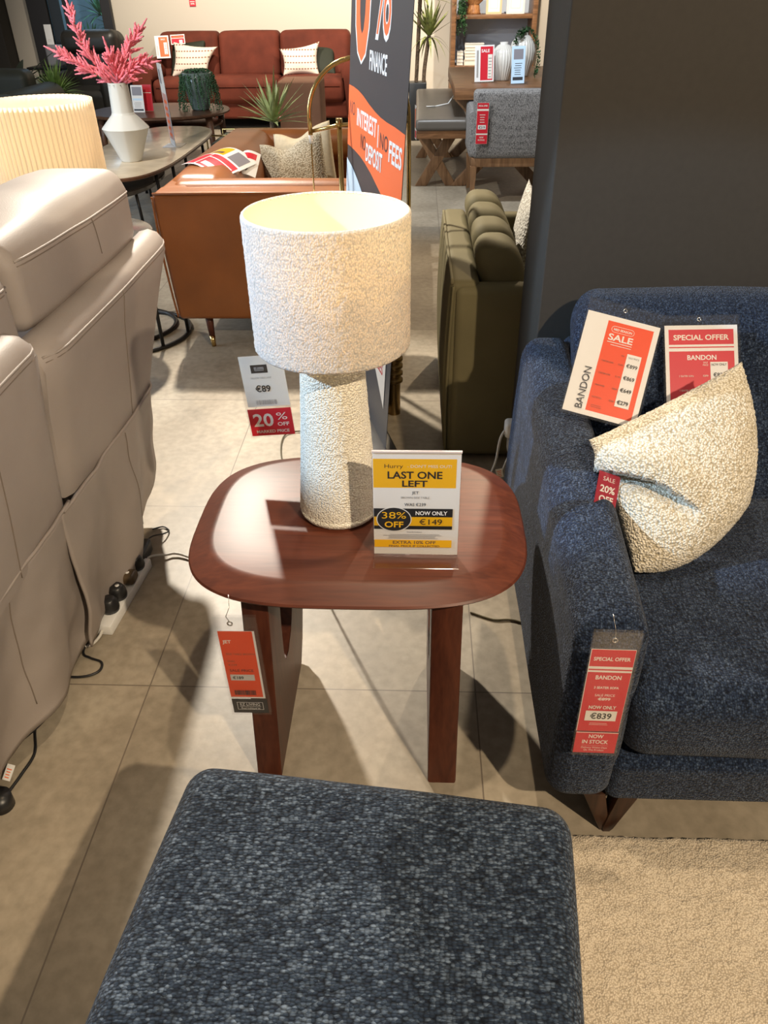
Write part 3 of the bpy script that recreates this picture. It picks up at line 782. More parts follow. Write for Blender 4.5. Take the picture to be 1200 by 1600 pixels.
SN = Vector((0, -.755, .656))
def on_sofa_back(name_label, build): pass
def sale_card_orange():
    t = thing('price_sign', 'white and orange BANDON sale sign pinned to the navy sofa back', 'sign', (.45, 1.68, .70))
    ex = Vector((.168, -.030, -.034)).normalized(); ey = Vector((.069, .173, .199)).normalized()
    O = Vector((.337, 1.618, .619)); ey = (ey-ex*ey.dot(ex)).normalized(); O = Vector((0, 0, 1.45)).lerp(O, .952)
    W_, H_ = .172, .272
    s = Sheet(.164, .236, 'white', .0006)
    s.rect(.049, .012, .152, .224, 'orange')
    s.ring(.060, .200, .1115, .2145, .007, .0008, 'white'); s.text('MID SEASON', .0858, .2045, .0052, 'white', 'c', True, .041)
    s.text('SALE', .085, .181, .0150, 'white', 'c', True, .055); s.rect(.0575, .1755, .1125, .1770, 'white'); s.rect(.066, .1700, .1125, .1712, 'white')
    s.rect(.108, .036, .140, .159, 'white'); s.text('SALE PRICE', .124, .149, .0042, 'black', 'c', False, .024)
    for k, (pr, a, b_) in enumerate((('€899', '3 SEATER SOFA', '€1299'), ('€869', '2 SEATER SOFA', '€1199'), ('€649', 'ARMCHAIR', '€899'), ('€279', 'FOOTSTOOL', '€399'))):
        y = .128-.0285*k; s.text(pr, .124, y, .0086, 'black', 'c', True, .025); s.text(a, .056, y+.001, .0036, 'brown', 'l', False, .027 if k < 2 else .021); s.text(b_, .094, y+.001, .0036, 'brown', 'l', False, .011)
    s.text('WAS', .099, .150, .0032, 'brown', 'c', False, .007); s.lines(.056, .022, .086, .030, 2, 'brown', .15)
    s.text('BANDON', .040, .012, .0165, 'charcoal', 'l', False, .096, PI/2)
    s.build('printed_card', t, O+ex*.004+ey*.006, ex, ey)
    bm = B(); film(bm, O, ex, ey, 0, 0, W_, H_, .006, .0003); film(bm, O, ex, ey, 0, 0, W_, H_, -.003, .0003); fin('plastic_pocket', bm, M['pocket'], t, False)
    bm = B(); eyelet(bm, O+ex*W_*.48+ey*.258+ex.cross(ey)*.006, ex, ey, .004, .001); fin('eyelet', bm, M['steel'], t)
sale_card_orange()
def sale_card_red():
    t = thing('price_sign', 'red SPECIAL OFFER sign on the navy sofa back, half hidden by the cushion', 'sign', (.67, 1.70, .70))
    ex = Vector((1, .012, .014)).normalized(); ey = Vector((.005, .62, .78)).normalized(); ey = (ey-ex*ey.dot(ex)).normalized()
    O = Vector((.5845, 1.606, .583)); W_, H_ = .176, .265
    s = Sheet(.168, .238, 'white', .0006)
    s.rect(.009, .192, .159, .228, 'red'); s.text('SPECIAL OFFER', .084, .203, .0125, 'cream', 'c', True, .128)
    s.rect(.009, .184, .159, .1868, 'red'); s.rect(.009, .012, .159, .176, 'red'); s.text('BANDON', .084, .1555, .0115, 'white', 'c', True, .067)
    s.text('SALE', .092, .147, .0040, 'cream', 'c', False, .010); s.text('PRICE', .092, .141, .0040, 'cream', 'c', False, .012)
    s.rect(.103, .020, .143, .150, 'white'); s.text('NOW ONLY', .123, .141, .0058, 'black', 'c', True, .035)
    for k, (a, b_, c_) in enumerate((('3 SEATER SOFA', '€899', '€839'), ('2 SEATER SOFA', '€869', '€799'))):
        y = .115-.034*k; s.text(a, .030, y, .0042, 'cream', 'l', False, .034); s.text(b_, .091, y, .0044, 'cream', 'c', False, .012); s.text(c_, .123, y, .0092, 'black', 'c', True, .028)
    s.build('printed_card', t, O+ex*.004+ey*.004, ex, ey)
    bm = B(); film(bm, O, ex, ey, 0, 0, W_, H_, .006, .0003); film(bm, O, ex, ey, 0, 0, W_, H_, -.003, .0003); fin('plastic_pocket', bm, M['pocket'], t, False)
    bm = B(); eyelet(bm, O+ex*W_*.47+ey*.254+ex.cross(ey)*.006, ex, ey, .004, .001); fin('eyelet', bm, M['steel'], t)
sale_card_red()
def tag_special():
    t = thing('price_tag', 'red €839 BANDON tag hanging on the front of the navy sofa arm', 'price tag', (.325, .918, .29))
    ex = Vector((1, 0, -.02)).normalized(); ey = Vector((0, .075, 1)).normalized()
    O = Vector((.2885, .9045, .2975)); W_, H_ = .080, .283
    s = Sheet(.074, .187, 'cream', .0006)
    s.rect(.001, .150, .0735, .1865, 'red'); s.rect(.001, .1415, .0735, .1445, 'red'); s.rect(.001, .0005, .0735, .1375, 'red')
    s.text('SPECIAL OFFER', .037, .163, .0078, 'cream', 'c', True, .061); s.text('BANDON', .037, .122, .0090, 'cream', 'c', True, .043)
    s.text('3 SEATER SOFA', .037, .101, .0052, 'cream', 'c', True, .042); s.text('SALE PRICE', .037, .0835, .0056, 'cream', 'c', False, .034)
    s.text('€899', .037, .0745, .0062, 'cream', 'c', True, .021); s.rect(.026, .0772, .048, .0780, 'cream')
    s.text('NOW ONLY', .037, .0545, .0078, 'cream', 'c', True, .047); s.rect(.010, .0265, .064, .0500, 'cream'); s.text('€839', .037, .0315, .0135, 'black', 'c', True, .037)
    s.lines(.016, .017, .058, .024, 2, 'cream', .2)
    s.build('price_card', t, O+ex*.003+ey*.056, ex, ey)
    k = Sheet(.074, .051, 'red', .0006); k.rect(0, .0495, .074, .051, 'cream')
    k.text('NOW', .036, .0370, .0088, 'cream', 'c', True, .026); k.text('IN STOCK', .036, .0235, .0090, 'cream', 'c', True, .046); k.rect(.013, .0190, .060, .0193, 'cream')
    k.text('Delivery Within Days', .036, .0118, .0044, 'cream', 'c', False, .046); k.text('On This Product', .036, .0055, .0044, 'cream', 'c', False, .036)
    k.build('stock_card', t, O+ex*.003+ey*.002, ex, ey)
    bm = B(); film(bm, O, ex, ey, 0, 0, W_, H_, .0045, .0003); film(bm, O, ex, ey, 0, 0, W_, H_, -.0026, .0003); fin('plastic_pocket', bm, M['pocket'], t, False)
    bm = B(); c = O+ex*.041+ey*.266+ex.cross(ey)*.004; eyelet(bm, c, ex, ey, .0040, .0012)
    tube(bm, [c+ey*.004, c+ey*.022-ex*.002, c+ey*.038-ex*.004-ex.cross(ey)*.02], .0005, 5); fin('eyelet', bm, M['steel'], t)
tag_special()
def tag_cushion():
    t = thing('price_tag', 'narrow dark red SALE tag hanging from the left edge of the cream cushion', 'price tag', (.41, 1.33, .53))
    A, Bq, Cc = Vector((.385, 1.375, .600)), Vector((.425, 1.385, .580)), Vector((.425, 1.325, .500))
    ex = (Bq-A).normalized(); up = (Bq-Cc).normalized(); ey = (up-ex*up.dot(ex)).normalized()
    s = Sheet(.055, .095, 'maroon', .0008)
    s.text('SALE', .0275, .078, .0090, 'cream', 'c', False, .030); s.text('20%', .0275, .055, .0140, 'cream', 'c', True, .038); s.text('OFF', .0275, .034, .0140, 'cream', 'c', True, .036)
    O = Bq-ex*.046-ey*.092; O = Vector((0, 0, 1.45)).lerp(O, .965)
    s.build('printed_card', t, O, ex, ey)
    bm = B(); film(bm, O, ex, ey, -.002, -.002, .057, .115, .003, .0003); fin('plastic_pocket', bm, M['pocket'], t, False)
tag_cushion()

# ------------------------------------------------------------------ taupe recliner sofa seen from behind
def taupe_sofa():
    t = thing('sofa', 'taupe leather recliner sofa seen from behind at the left edge', 'sofa', (-1.3, 1.5, 0))
    def back_panel(y0, y1, ztop, name, yfar=None, thick=.16, lean=.03):
        """leaning upholstered back with rolled top; y limits may vary with height"""
        bm = B(); rings = []
        prof = []           # (x, z) loop from outer bottom up over the roll and down inside
        zs = [.44, .52, .60, .66, .71]
        X = lambda z: -.815+.040*max(0, (z-.42))/.40
        prof = [(X(z), z) for z in zs]
        for k in range(7):
            a = PI*k/6; prof.append((X(ztop)-.055+.055*math.cos(a), ztop-.045+.055*math.sin(a)*.9))
        prof += [(-.93, .66), (-.95, .44)]
        ny = 26
        for j in range(ny+1):
            v = j/ny; ring = []
            for (x, z) in prof:
                ya = y0; yb = y1 if yfar is None else yfar(z)
                y = ya+(yb-ya)*v
                e = min(v, 1-v); rnd = .022*math.exp(-(e/.035)**2)
                dx = -rnd*1.0+.010*math.sin(PI*v)*(1 if x > -.87 else 0)+.004*nz((x, y, z), 4.5, 3)
                dz = -rnd*.9 if z > .70 else 0
                ring.append(Vector((x+dx, y, z+dz+.004*nz((x, y, z), 5, 9)*(1 if z > .6 else 0))))
            rings.append(ring)
        loft(bm, rings); bm.normal_update(); bv = BVHTree.FromBMesh(bm); o = fin(name, bm, M['taupe'], t, True, 60); return o, bv
    far, fbv = back_panel(1.50, 2.45, .825, 'back_panel', lambda z: 2.16+.30*max(0, (z-.42)/.40))
    near, nbv = back_panel(.78, 1.475, .875, 'back_panel')
    # seams: piped top edge and the vertical seam
    def seam(name, pts, r=.0022, par=None, k=6):
        bm = B(); tube(bm, smooth_path(pts, k), r, 6); return fin(name, bm, M['stitch'], par)
    def on(bv, y, z, off=.0008):
        h = bv.ray_cast(Vector((0, y, z)), Vector((-1, 0, 0)))[0]
        return Vector((h.x+off, y, z)) if h else None
    def line(bv, y0, z0, y1, z1, sag=0, n=26):
        P = [on(bv, y0+(y1-y0)*i/n, z0+(z1-z0)*i/n-sag*math.sin(PI*i/n)) for i in range(n+1)]
        return [p for p in P if p]
    def welt(bv, y0, z0, y1, z1, par, r=.003, m='taupe', nm='piping', sag=0):
        bm = B(); tube(bm, line(bv, y0, z0, y1, z1, sag), r, 6); o = fin(nm, bm, M[m], par); return o
    welt(fbv, 1.512, .792, 2.425, .792, far); welt(fbv, 1.512, .782, 2.42, .782, far, .0010, 'stitch', 'seam')
    welt(fbv, 1.95, .790, 1.92, .45, far, .0012, 'stitch', 'seam')
    welt(nbv, .80, .842, 1.465, .842, near); welt(nbv, .80, .831, 1.46, .831, near, .0010, 'stitch', 'seam')
    welt(nbv, 1.20, .838, 1.19, .45, near, .0012, 'stitch', 'seam')
    # loose skirt that hides the mechanism: wavy sheet with folds
    def skirt(y0, y1, ztop0, ztop1, seed, far_flare):
        bm = B(); g = []; ny, nzz = 70, 26
        for j in range(ny+1):
            v = j/ny; row = []
            for i in range(nzz+1):
                q = i/nzz; zt_ = ztop0+(ztop1-ztop0)*v; hem = .030+.018*math.sin(v*9+seed)+.045*math.exp(-((v-.62)/.16)**2)
                z = zt_+(hem-zt_)*q
                y = y0+(y1-y0)*v-((.06*q+.10*max(0, (q-.65)/.35)**1.6)*max(0, (v-.6)/.4) if far_flare else 0)
                amp = .006+.030*q
                x = -.797-.038*q+(.018*q*math.exp(-((v-.42)/.22)**2)-.022*math.exp(-((1-v)/.05)**2) if far_flare else -.004)+amp*math.sin(y*17+seed+2.2*q)*.55+amp*.8*nz((y*1.0, z*.6, seed), 5.5)+.004*nz((y, z, 2), 14)+.008*q*math.sin((y*1.1+z*.9)*34+2.5*nz((y, z, seed), 6))*max(0, .35+nz((y, z, seed+4), 5))
                row.append((x, y, z))
            g.append(row)
        V = [[bm.verts.new(p) for p in r_] for r_ in g]; Wv = [[bm.verts.new((p[0]-.006, p[1], p[2])) for p in r_] for r_ in g]
        for j in range(ny):
            for i in range(nzz):
                bm.faces.new((V[j][i], V[j+1][i], V[j+1][i+1], V[j][i+1])); bm.faces.new((Wv[j][i], Wv[j][i+1], Wv[j+1][i+1], Wv[j+1][i]))
        for j in range(ny):
            for i in (0, nzz): bm.faces.new((V[j][i], V[j+1][i], Wv[j+1][i], Wv[j][i]))
        for i in range(nzz):
            for j in (0, ny): bm.faces.new((V[j][i], V[j][i+1], Wv[j][i+1], Wv[j][i]))
        o = fin('skirt', bm, M['taupe'], t)
        bm = B(); tube(bm, [Vector(g[j][0])+Vector((.001, 0, 0)) for j in range(1, ny)], .0044, 6); fin('piping', bm, M['taupe'], o)
        bm = B(); tube(bm, [Vector(g[int(ny*.58)][i])+Vector((.0008, 0, 0)) for i in range(1, nzz-3)], .0013, 6); fin('seam', bm, M['stitch'], o)
        return o
    s1 = skirt(1.40, 2.155, .462, .440, 1.0, -.06); s2 = skirt(.70, 1.455, .470, .465, 4.1, .0)
    # headrest cushions
    for y0, y1, zz in ((1.575, 2.345, 0), (.80, 1.545, -.015)):
        bm = B()
        def fn(p, zz=zz):
            return (p.x+.0*(p.z-.8)-.35*max(0, p.z-.96), p.y, p.z+zz+.012*nz(p, 4))
        softbox(bm, (-1.08, y0, .815), (-.845, y1, 1.015), .030, (.016, .008, .022), 16, 5, fn, .007, 6, 2); bm.normal_update(); hb = BVHTree.FromBMesh(bm); hr = fin('headrest', bm, M['taupe'], t)
        welt(hb, y0+.02, .972+zz, y1-.015, .955+zz, hr); welt(hb, y0+.02, .962+zz, y1-.015, .945+zz, hr, .0010, 'stitch', 'seam')
        ym = y0+.55*(y1-y0); welt(hb, ym, .962+zz, ym+.03, .865+zz, hr, .0011, 'stitch', 'seam')
    # seats and arms, turned away from the camera
    bm = B(); softbox(bm, (-1.72, .95, .10), (-.94, 2.30, .46), .06, (0, 0, .02), 10, 4); fin('seat', bm, M['taupe'], t)
    for y0, y1 in ((.70, .93), (2.18, 2.42)):
        bm = B(); softbox(bm, (-1.74, y0, .06), (-.97, y1, .60), .06, (0, .01, .01), 10, 4); fin('arm', bm, M['taupe'], t)
    bm = B(); tube(bm, [(-.875, .965, .0), (-.875, .965, .035)], .024, 20); fin('foot', bm, M['blackplastic'], t)
taupe_sofa()

# ------------------------------------------------------------------ extension lead and cables
def power_strip():
    t = thing('extension_lead', 'white four-way extension lead on the floor beside the taupe sofa', 'extension lead', (-.82, 1.64, 0))
    ax = Vector((.022, .285, 0)).normalized(); ay = Vector((-ax.y, ax.x, 0)); c = Vector((-.826, 1.640, .016))
    bm = B(); obox(bm, c, ax, ay, (0,0,1), .150, .027, .016, .004); fin('socket_block', bm, M['white'], t, True, 40)
    bm = B(); p = c-ax*.15
    tube(bm, smooth_path([p, p-ax*.02+Vector((.0, 0, -.004)), p-ax*.045-Vector((.012, 0, .008)), p-ax*.055-Vector((.045, 0, .010)), p-ax*.05-Vector((.085, 0, .010))], 6), .0042, 8); fin('cable', bm, M['cable_white'], t)
    bm = B(); p = c+ax*.15
    tube(bm, smooth_path([p, p+Vector((.02, .025, .002)), (-.755, 1.830, .012), (-.719, 1.838, .010), (-.60, 1.80, .006), (-.35, 1.80, .006), (-.05, 1.78, .006), (.16, 1.70, .006), (.25, 1.90, .006), (.29, 2.12, .03)], 6), .0040, 8); fin('supply_cable', bm, M['cable_white'], t)
    for k, (d, kind) in enumerate(((.105, 'a'), (.040, 'b'), (-.028, 'a'), (-.082, 'c'))):
        pt = c+ax*d
        nm = {'a': 'black plug with a white dot on the extension lead, ' + ('farthest along it' if k == 0 else 'third from the far end'), 'b': 'brown square plug in the extension lead', 'c': 'black plug nearest the near end of the extension lead'}[kind]
        q = thing('plug', nm, 'plug', pt+Vector((0, 0, .016)))
        bm = B(); z0 = pt.z+.016
        if kind == 'b': softbox(bm, (pt.x-.028, pt.y-.024, z0), (pt.x+.028, pt.y+.024, z0+.030), .012, (0,0,.002), 4, 4); fin('body', bm, M['brownplastic'], q)
        else:
            lathe(bm, [(.001, 0), (.024, 0), (.026, .010), (.024, .026), (.019, .036), (.016, .040), (.001, .0405)], (pt.x, pt.y, z0), 24); fin('body', bm, M['blackplastic'], q)
        if kind in 'ab':
            bm = B(); tube(bm, [(pt.x+.004, pt.y, z0+(.0318 if kind == 'b' else .0400)), (pt.x+.004, pt.y, z0+(.0325 if kind == 'b' else .0412))], .006, 16); fin('label_dot', bm, M['white'], q)
        bm = B(); s = smooth_path([pt+Vector((-.02, 0, .030)), pt+Vector((-.05, -.02, .035)), pt+Vector((-.075, -.06, .004)), pt+Vector((-.11, -.10, -.012))], 5); tube(bm, s, .003, 7); fin('cable', bm, M['cable_black'], q)
    bm = B(); softbox(bm, (-.865, 1.775, .004), (-.805, 1.865, .052), .01, (0,0,0), 4, 3)
    solo('power_adapter', bm, M['blackplastic'], 'black power adapter on the floor beyond the extension lead', 'power adapter')
    def cable(pts, label, r=.0032, m='cable_black'):
        bm = B(); tube(bm, smooth_path(pts, 8), r, 8); return solo('power_cable', bm, M[m], label, 'cable')
    cable([(-.83, 1.868, .03), (-.815, 1.90, .03), (-.79, 1.93, .018), (-.785, 1.965, .005), (-.81, 1.985, .005), (-.84, 1.97, .005)], 'thin black cable looping out past the black power adapter', .0024)
    cable([(-.90, 1.62, .01), (-.87, 1.50, .01), (-.865, 1.42, .006), (-.84, 1.40, .005), (-.805, 1.385, .005), (-.80, 1.355, .005), (-.83, 1.335, .005), (-.88, 1.335, .005), (-.905, 1.36, .005)], 'black cable bent in a round loop beside the sofa skirt')
    cable([(-.90, 1.36, .012), (-.872, 1.31, .010), (-.868, 1.25, .010), (-.875, 1.19, .010), (-.90, 1.14, .008), (-.935, 1.10, .005), (-1.0, 1.06, .005)], 'black cable crossing over the other beside the sofa')
    cable([(-.905, 1.33, .005), (-.905, 1.25, .004), (-.89, 1.17, .004), (-.862, 1.10, .004), (-.868, 1.04, .004), (-.878, .98, .004), (-.872, .93, .004), (-.865, .88, .004), (-.90, .82, .004)], 'long black cable running along the floor to the lower left')
    t2 = Sheet(.020, .034, 'white', .0005); tt = thing('cable_label', 'small white paper label on the black floor cable', 'label', (-.885, 1.03, .01))
    t2.lines(.003, .005, .017, .028, 4, 'coral', .4); t2.build('paper', tt, (-.897, 1.018, .018), (1, -.25, .0), (.15, .8, .6))
    # wall socket with plug beside the sofa arm
    t3 = thing('wall_socket', 'white double wall socket low on the charcoal wall behind the sofa arm', 'socket', (.333, 2.20, .26))
    bm = B(); box(bm, (.328, 2.14, .21), (.336, 2.29, .30), .002); fin('face_plate', bm, M['white'], t3, True, 40)
    q = thing('plug', 'white plug in the wall socket behind the sofa arm', 'plug', (.30, 2.18, .25))
    bm = B(); softbox(bm, (.288, 2.165, .235), (.328, 2.215, .290), .012, (0,0,0), 4, 3); fin('body', bm, M['white'], q)
    bm = B(); tube(bm, smooth_path([(.290, 2.18, .262), (.275, 2.17, .235), (.268, 2.18, .15), (.262, 2.22, .08), (.262, 2.25, .03), (.27, 2.22, .008)], 8), .0042, 8); fin('cable', bm, M['cable_white'], q)
    q = thing('plug', 'dull grey plug below the white plug behind the sofa arm', 'plug', (.31, 2.16, .22))
    bm = B(); softbox(bm, (.297, 2.145, .195), (.327, 2.185, .236), .008, (0,0,0), 4, 3); fin('body', bm, plain('grey_plastic', (.30, .26, .22), .4), q)
    bm = B(); tube(bm, smooth_path([(.308, 2.155, .196), (.290, 2.14, .15), (.272, 2.13, .09), (.270, 2.10, .03), (.275, 2.05, .005)], 8), .0026, 8); fin('cable', bm, M['cable_white'], q)
    s = Sheet(.022, .034, 'cream', .0005); s.lines(.003, .004, .019, .030, 4, 'coral', .4); s.build('flag_label', q, (.270, 2.128, .112), (1, 0, .25), (-.25, 0, 1))
    bm = B(); tube(bm, smooth_path([(.16, 1.60, .004), (.22, 1.572, .004), (.27, 1.572, .004), (.33, 1.55, .004), (.5, 1.5, .004)], 8), .0028, 8)
    solo('power_cable', bm, M['cable_brown'], 'thin brown cable on the floor running under the navy sofa', 'cable')
power_strip()
# ------------------------------------------------------------------ pleated lamp beyond the taupe sofa
def pleated_lamp():
    cx, cy, zt = -1.475, 3.28, 1.085
    t = thing('table_lamp', 'large pleated beige lampshade glowing behind the taupe sofa', 'lamp', (cx, cy, .56))
    npl = 34
    clo = shade_cloth('pleated_beige_cloth', (.82, .76, .66), .50, (1.0, .86, .68), folds=npl)
    def pl(r, a, z): return r+.010*(abs(math.sin(a*npl))**.8)-.004
    bm = B(); lathe(bm, [(.206, zt-.31), (.206, zt-.10), (.205, zt)], (cx, cy, 0), npl*10, pl); sh = fin('lamp_shade', bm, clo, t)
    lin = shade_cloth('ivory_lining', (.90, .84, .72), .35, (1.0, .88, .66))
    bm = B(); lathe(bm, [(.199, zt-.31), (.199, zt-.002)], (cx, cy, 0), 96); fin('lining', bm, lin, sh)
    bm = B(); lathe(bm, [(.001, .56), (.09, .56), (.09, .575), (.03, .59), (.025, .70), (.012, .72), (.012, .84), (.001, .84)], (cx, cy, 0), 32); fin('lamp_base', bm, M['ceramic'], t)
    bm = B(); lathe(bm, [(.001, .84), (.02, .85), (.032, .90), (.02, .935), (.001, .945)], (cx, cy, 0), 20); fin('bulb', bm, emis('warm_bulb_far', (1.0, .88, .62), 5), t)
    l = bpy.data.lights.new('bulb_light', 'POINT'); l.energy = 4.5; l.color = (1.0, .86, .66); l.shadow_soft_size = .033
    o = bpy.data.objects.new('bulb_light', l); COL.objects.link(o); o.parent = t; o.location = (0, 0, .36)
    t2 = thing('nesting_table', 'black framed round table with ring foot behind the taupe sofa', 'table', (-1.42, 3.52, 0))
    bm = B(); lathe(bm, [(.001, .535), (.27, .535), (.28, .545), (.28, .555), (.27, .56), (.001, .56)], (-1.44, 3.40, 0), 64); fin('table_top', bm, M['darkglass'], t2)
    def ringt(x, y, r): 
        bm = B(); tube(bm, [(x+r*math.cos(2*PI*k/60), y+r*math.sin(2*PI*k/60), .010) for k in range(60)], .011, 8, False, True); fin('foot_ring', bm, M['blackmetal'], t2)
    ringt(-1.42, 3.64, .285); ringt(-1.47, 3.72, .24)
    for a in (-.75, -.05, 1.6, 3.1, 4.2):
        bm = B(); x, y = -1.42+.285*math.cos(a), 3.64+.285*math.sin(a); tube(bm, [(x, y, .01), (x*.97-.042, y*.97+.102, .54)], .009, 8); fin('leg', bm, M['blackmetal'], t2)
pleated_lamp()

# ------------------------------------------------------------------ tan leather sofa
def tan_sofa():
    t = thing('sofa', 'tan leather box sofa with low arms in the middle distance', 'sofa', (-.66, 4.2, 0))
    L_ = M['tan']
    taper = lambda p: (p.x+(.030 if p.x < -.7 else -.03)*max(0, (.62-p.z))/.47, p.y, p.z)
    bm = B(); softbox(bm, (-1.135, 3.42, .155), (-.215, 3.56, .715), .022, (0, .006, 0), 10, 4, taper, .004, 3); near = fin('arm', bm, L_, t)
    bm = B(); softbox(bm, (-1.10, 3.55, .60), (-.22, 3.68, .725), .055, (.0, .01, .006), 14, 5, None, .006, 7); fin('bolster', bm, L_, near)
    bm = B(); tube(bm, [(-1.128, 3.417, .712), (-.66, 3.414, .714), (-.22, 3.417, .712)], .006, 8); fin('piping', bm, L_, near)
    bm = B(); tube(bm, smooth_path([(-1.133, 3.421, .70), (-1.130, 3.418, .5), (-1.118, 3.42, .30), (-1.105, 3.42, .17)], 5), .005, 8); fin('piping', bm, L_, near)
    bm = B(); softbox(bm, (-1.135, 5.02, .155), (-.215, 5.18, .715), .03, (0, .006, 0), 10, 4, taper); far = fin('arm', bm, L_, t)
    for x0, x1 in ((-1.0, -.56), (-.56, -.22)):
        bm = B(); softbox(bm, (x0, 4.90, .57), (x1, 5.06, .73), .06, (.0, .01, .006), 8, 5, None, .006, 7); fin('bolster', bm, L_, far)
    bm = B(); softbox(bm, (-1.135, 3.52, .155), (-1.0, 5.10, .715), .03, (.006, 0, 0), 10, 4, taper); bk = fin('back', bm, L_, t)
    bm = B()
    def slope(p): return (p.x-(p.z-.42)*.45*max(0, 1-(p.z-.42)/.6), p.y, p.z-.25*max(0, p.x+.85)*(1 if p.z > .6 else 0))
    softbox(bm, (-1.06, 3.62, .40), (-.78, 4.98, .735), .075, (.03, .0, .012), 14, 5, slope, .008, 5, 4); fin('back_cushion', bm, L_, bk)
    bm = B(); softbox(bm, (-1.05, 3.54, .16), (-.22, 5.06, .40), .04, (0, 0, .03), 10, 4); fin('seat', bm, L_, t)
    for x, y in ((-.985, 3.50), (-.33, 3.50), (-.985, 5.08), (-.33, 5.08)):
        bm = B(); tube(bm, [(x, y, .17), (x+.006, y-.01, .052)], [.021, .0135], 14); lg = fin('leg', bm, M['mahoganyleg'], t)
        bm = B(); tube(bm, [(x+.006, y-.01, .053), (x+.009, y-.014, 0)], [.0145, .0105], 14); fin('brass_tip', bm, M['brass'], lg)
    # cushions and price sheets lying on it
    gold = pile('oat_jacquard', (.30, .25, .17), (.62, .55, .42), 130, .6)
    def wav(p, u, v, s, n): return p+n*s*.001*nz(p, 90)-Vector((0, 0, .045))*max(0, v)*math.exp(-((u+.15)/.45)**2)
    bm = B(); pillow(bm, (-.845, 4.46, .735), (-.505, 4.40, .800), (-.455, 4.34, .47), (-.84, 4.40, .45), .060, (-.1, -.85, .25), 40, .03, wav)
    c = solo('scatter_cushion', bm, gold, 'oatmeal patterned cushion in front on the tan leather sofa', 'cushion', 'cushions on the tan sofa')
    bm = B(); pillow(bm, (-.80, 4.66, .755), (-.475, 4.56, .835), (-.43, 4.50, .46), (-.80, 4.58, .45), .055, (-.1, -.85, .25), 30, .03, wav)
    solo('scatter_cushion', bm, plain('cream_linen', (.60, .51, .36), .85, 0, .2, 60, .08, .3), 'plain cream cushion behind the oatmeal one on the tan sofa', 'cushion', 'cushions on the tan sofa')
    curl = lambda x, y: .035*math.sin(PI*min(1, max(0, x)))-.010
    def leaf_sheet(s, label, O, ex, ey):
        tt = thing('price_sheet', label, 'sign', O, 'price sheets on the tan sofa'); s.build('paper', tt, O, ex, ey, curl, .0004)
    s = Sheet(.26, .15, 'white'); s.rect(.012, .012, .085, .138, 'red'); s.rect(.095, .012, .25, .138, 'red'); s.rect(.10, .10, .245, .106, 'white'); s.rect(.12, .025, .19, .055, 'white')
    leaf_sheet(s, 'red and white striped price sheet curled over the tan sofa arm', (-1.13, 3.92, .745), (.82, -.62, -.16), (.55, .72, .15))
    s = Sheet(.26, .13, 'white'); s.rect(.01, .01, .13, .12, 'yellow'); s.rect(.16, .02, .24, .11, 'photo'); s.rect(.03, .05, .11, .07, 'brown')
    leaf_sheet(s, 'yellow and white price sheet lying on the tan sofa arm', (-1.07, 4.07, .750), (.82, -.60, -.16), (.55, .72, .15))
    s = Sheet(.12, .15, 'white'); s.rect(.012, .10, .108, .135, 'red'); s.lines(.02, .06, .10, .09, 3, 'grey'); s.text('€89', .06, .022, .022, 'black', 'c', True)
    leaf_sheet(s, 'small white price card with a red band by the oatmeal cushion', (-.905, 3.98, .66), (.93, -.2, .12), (-.12, .75, .45))
tan_sofa()

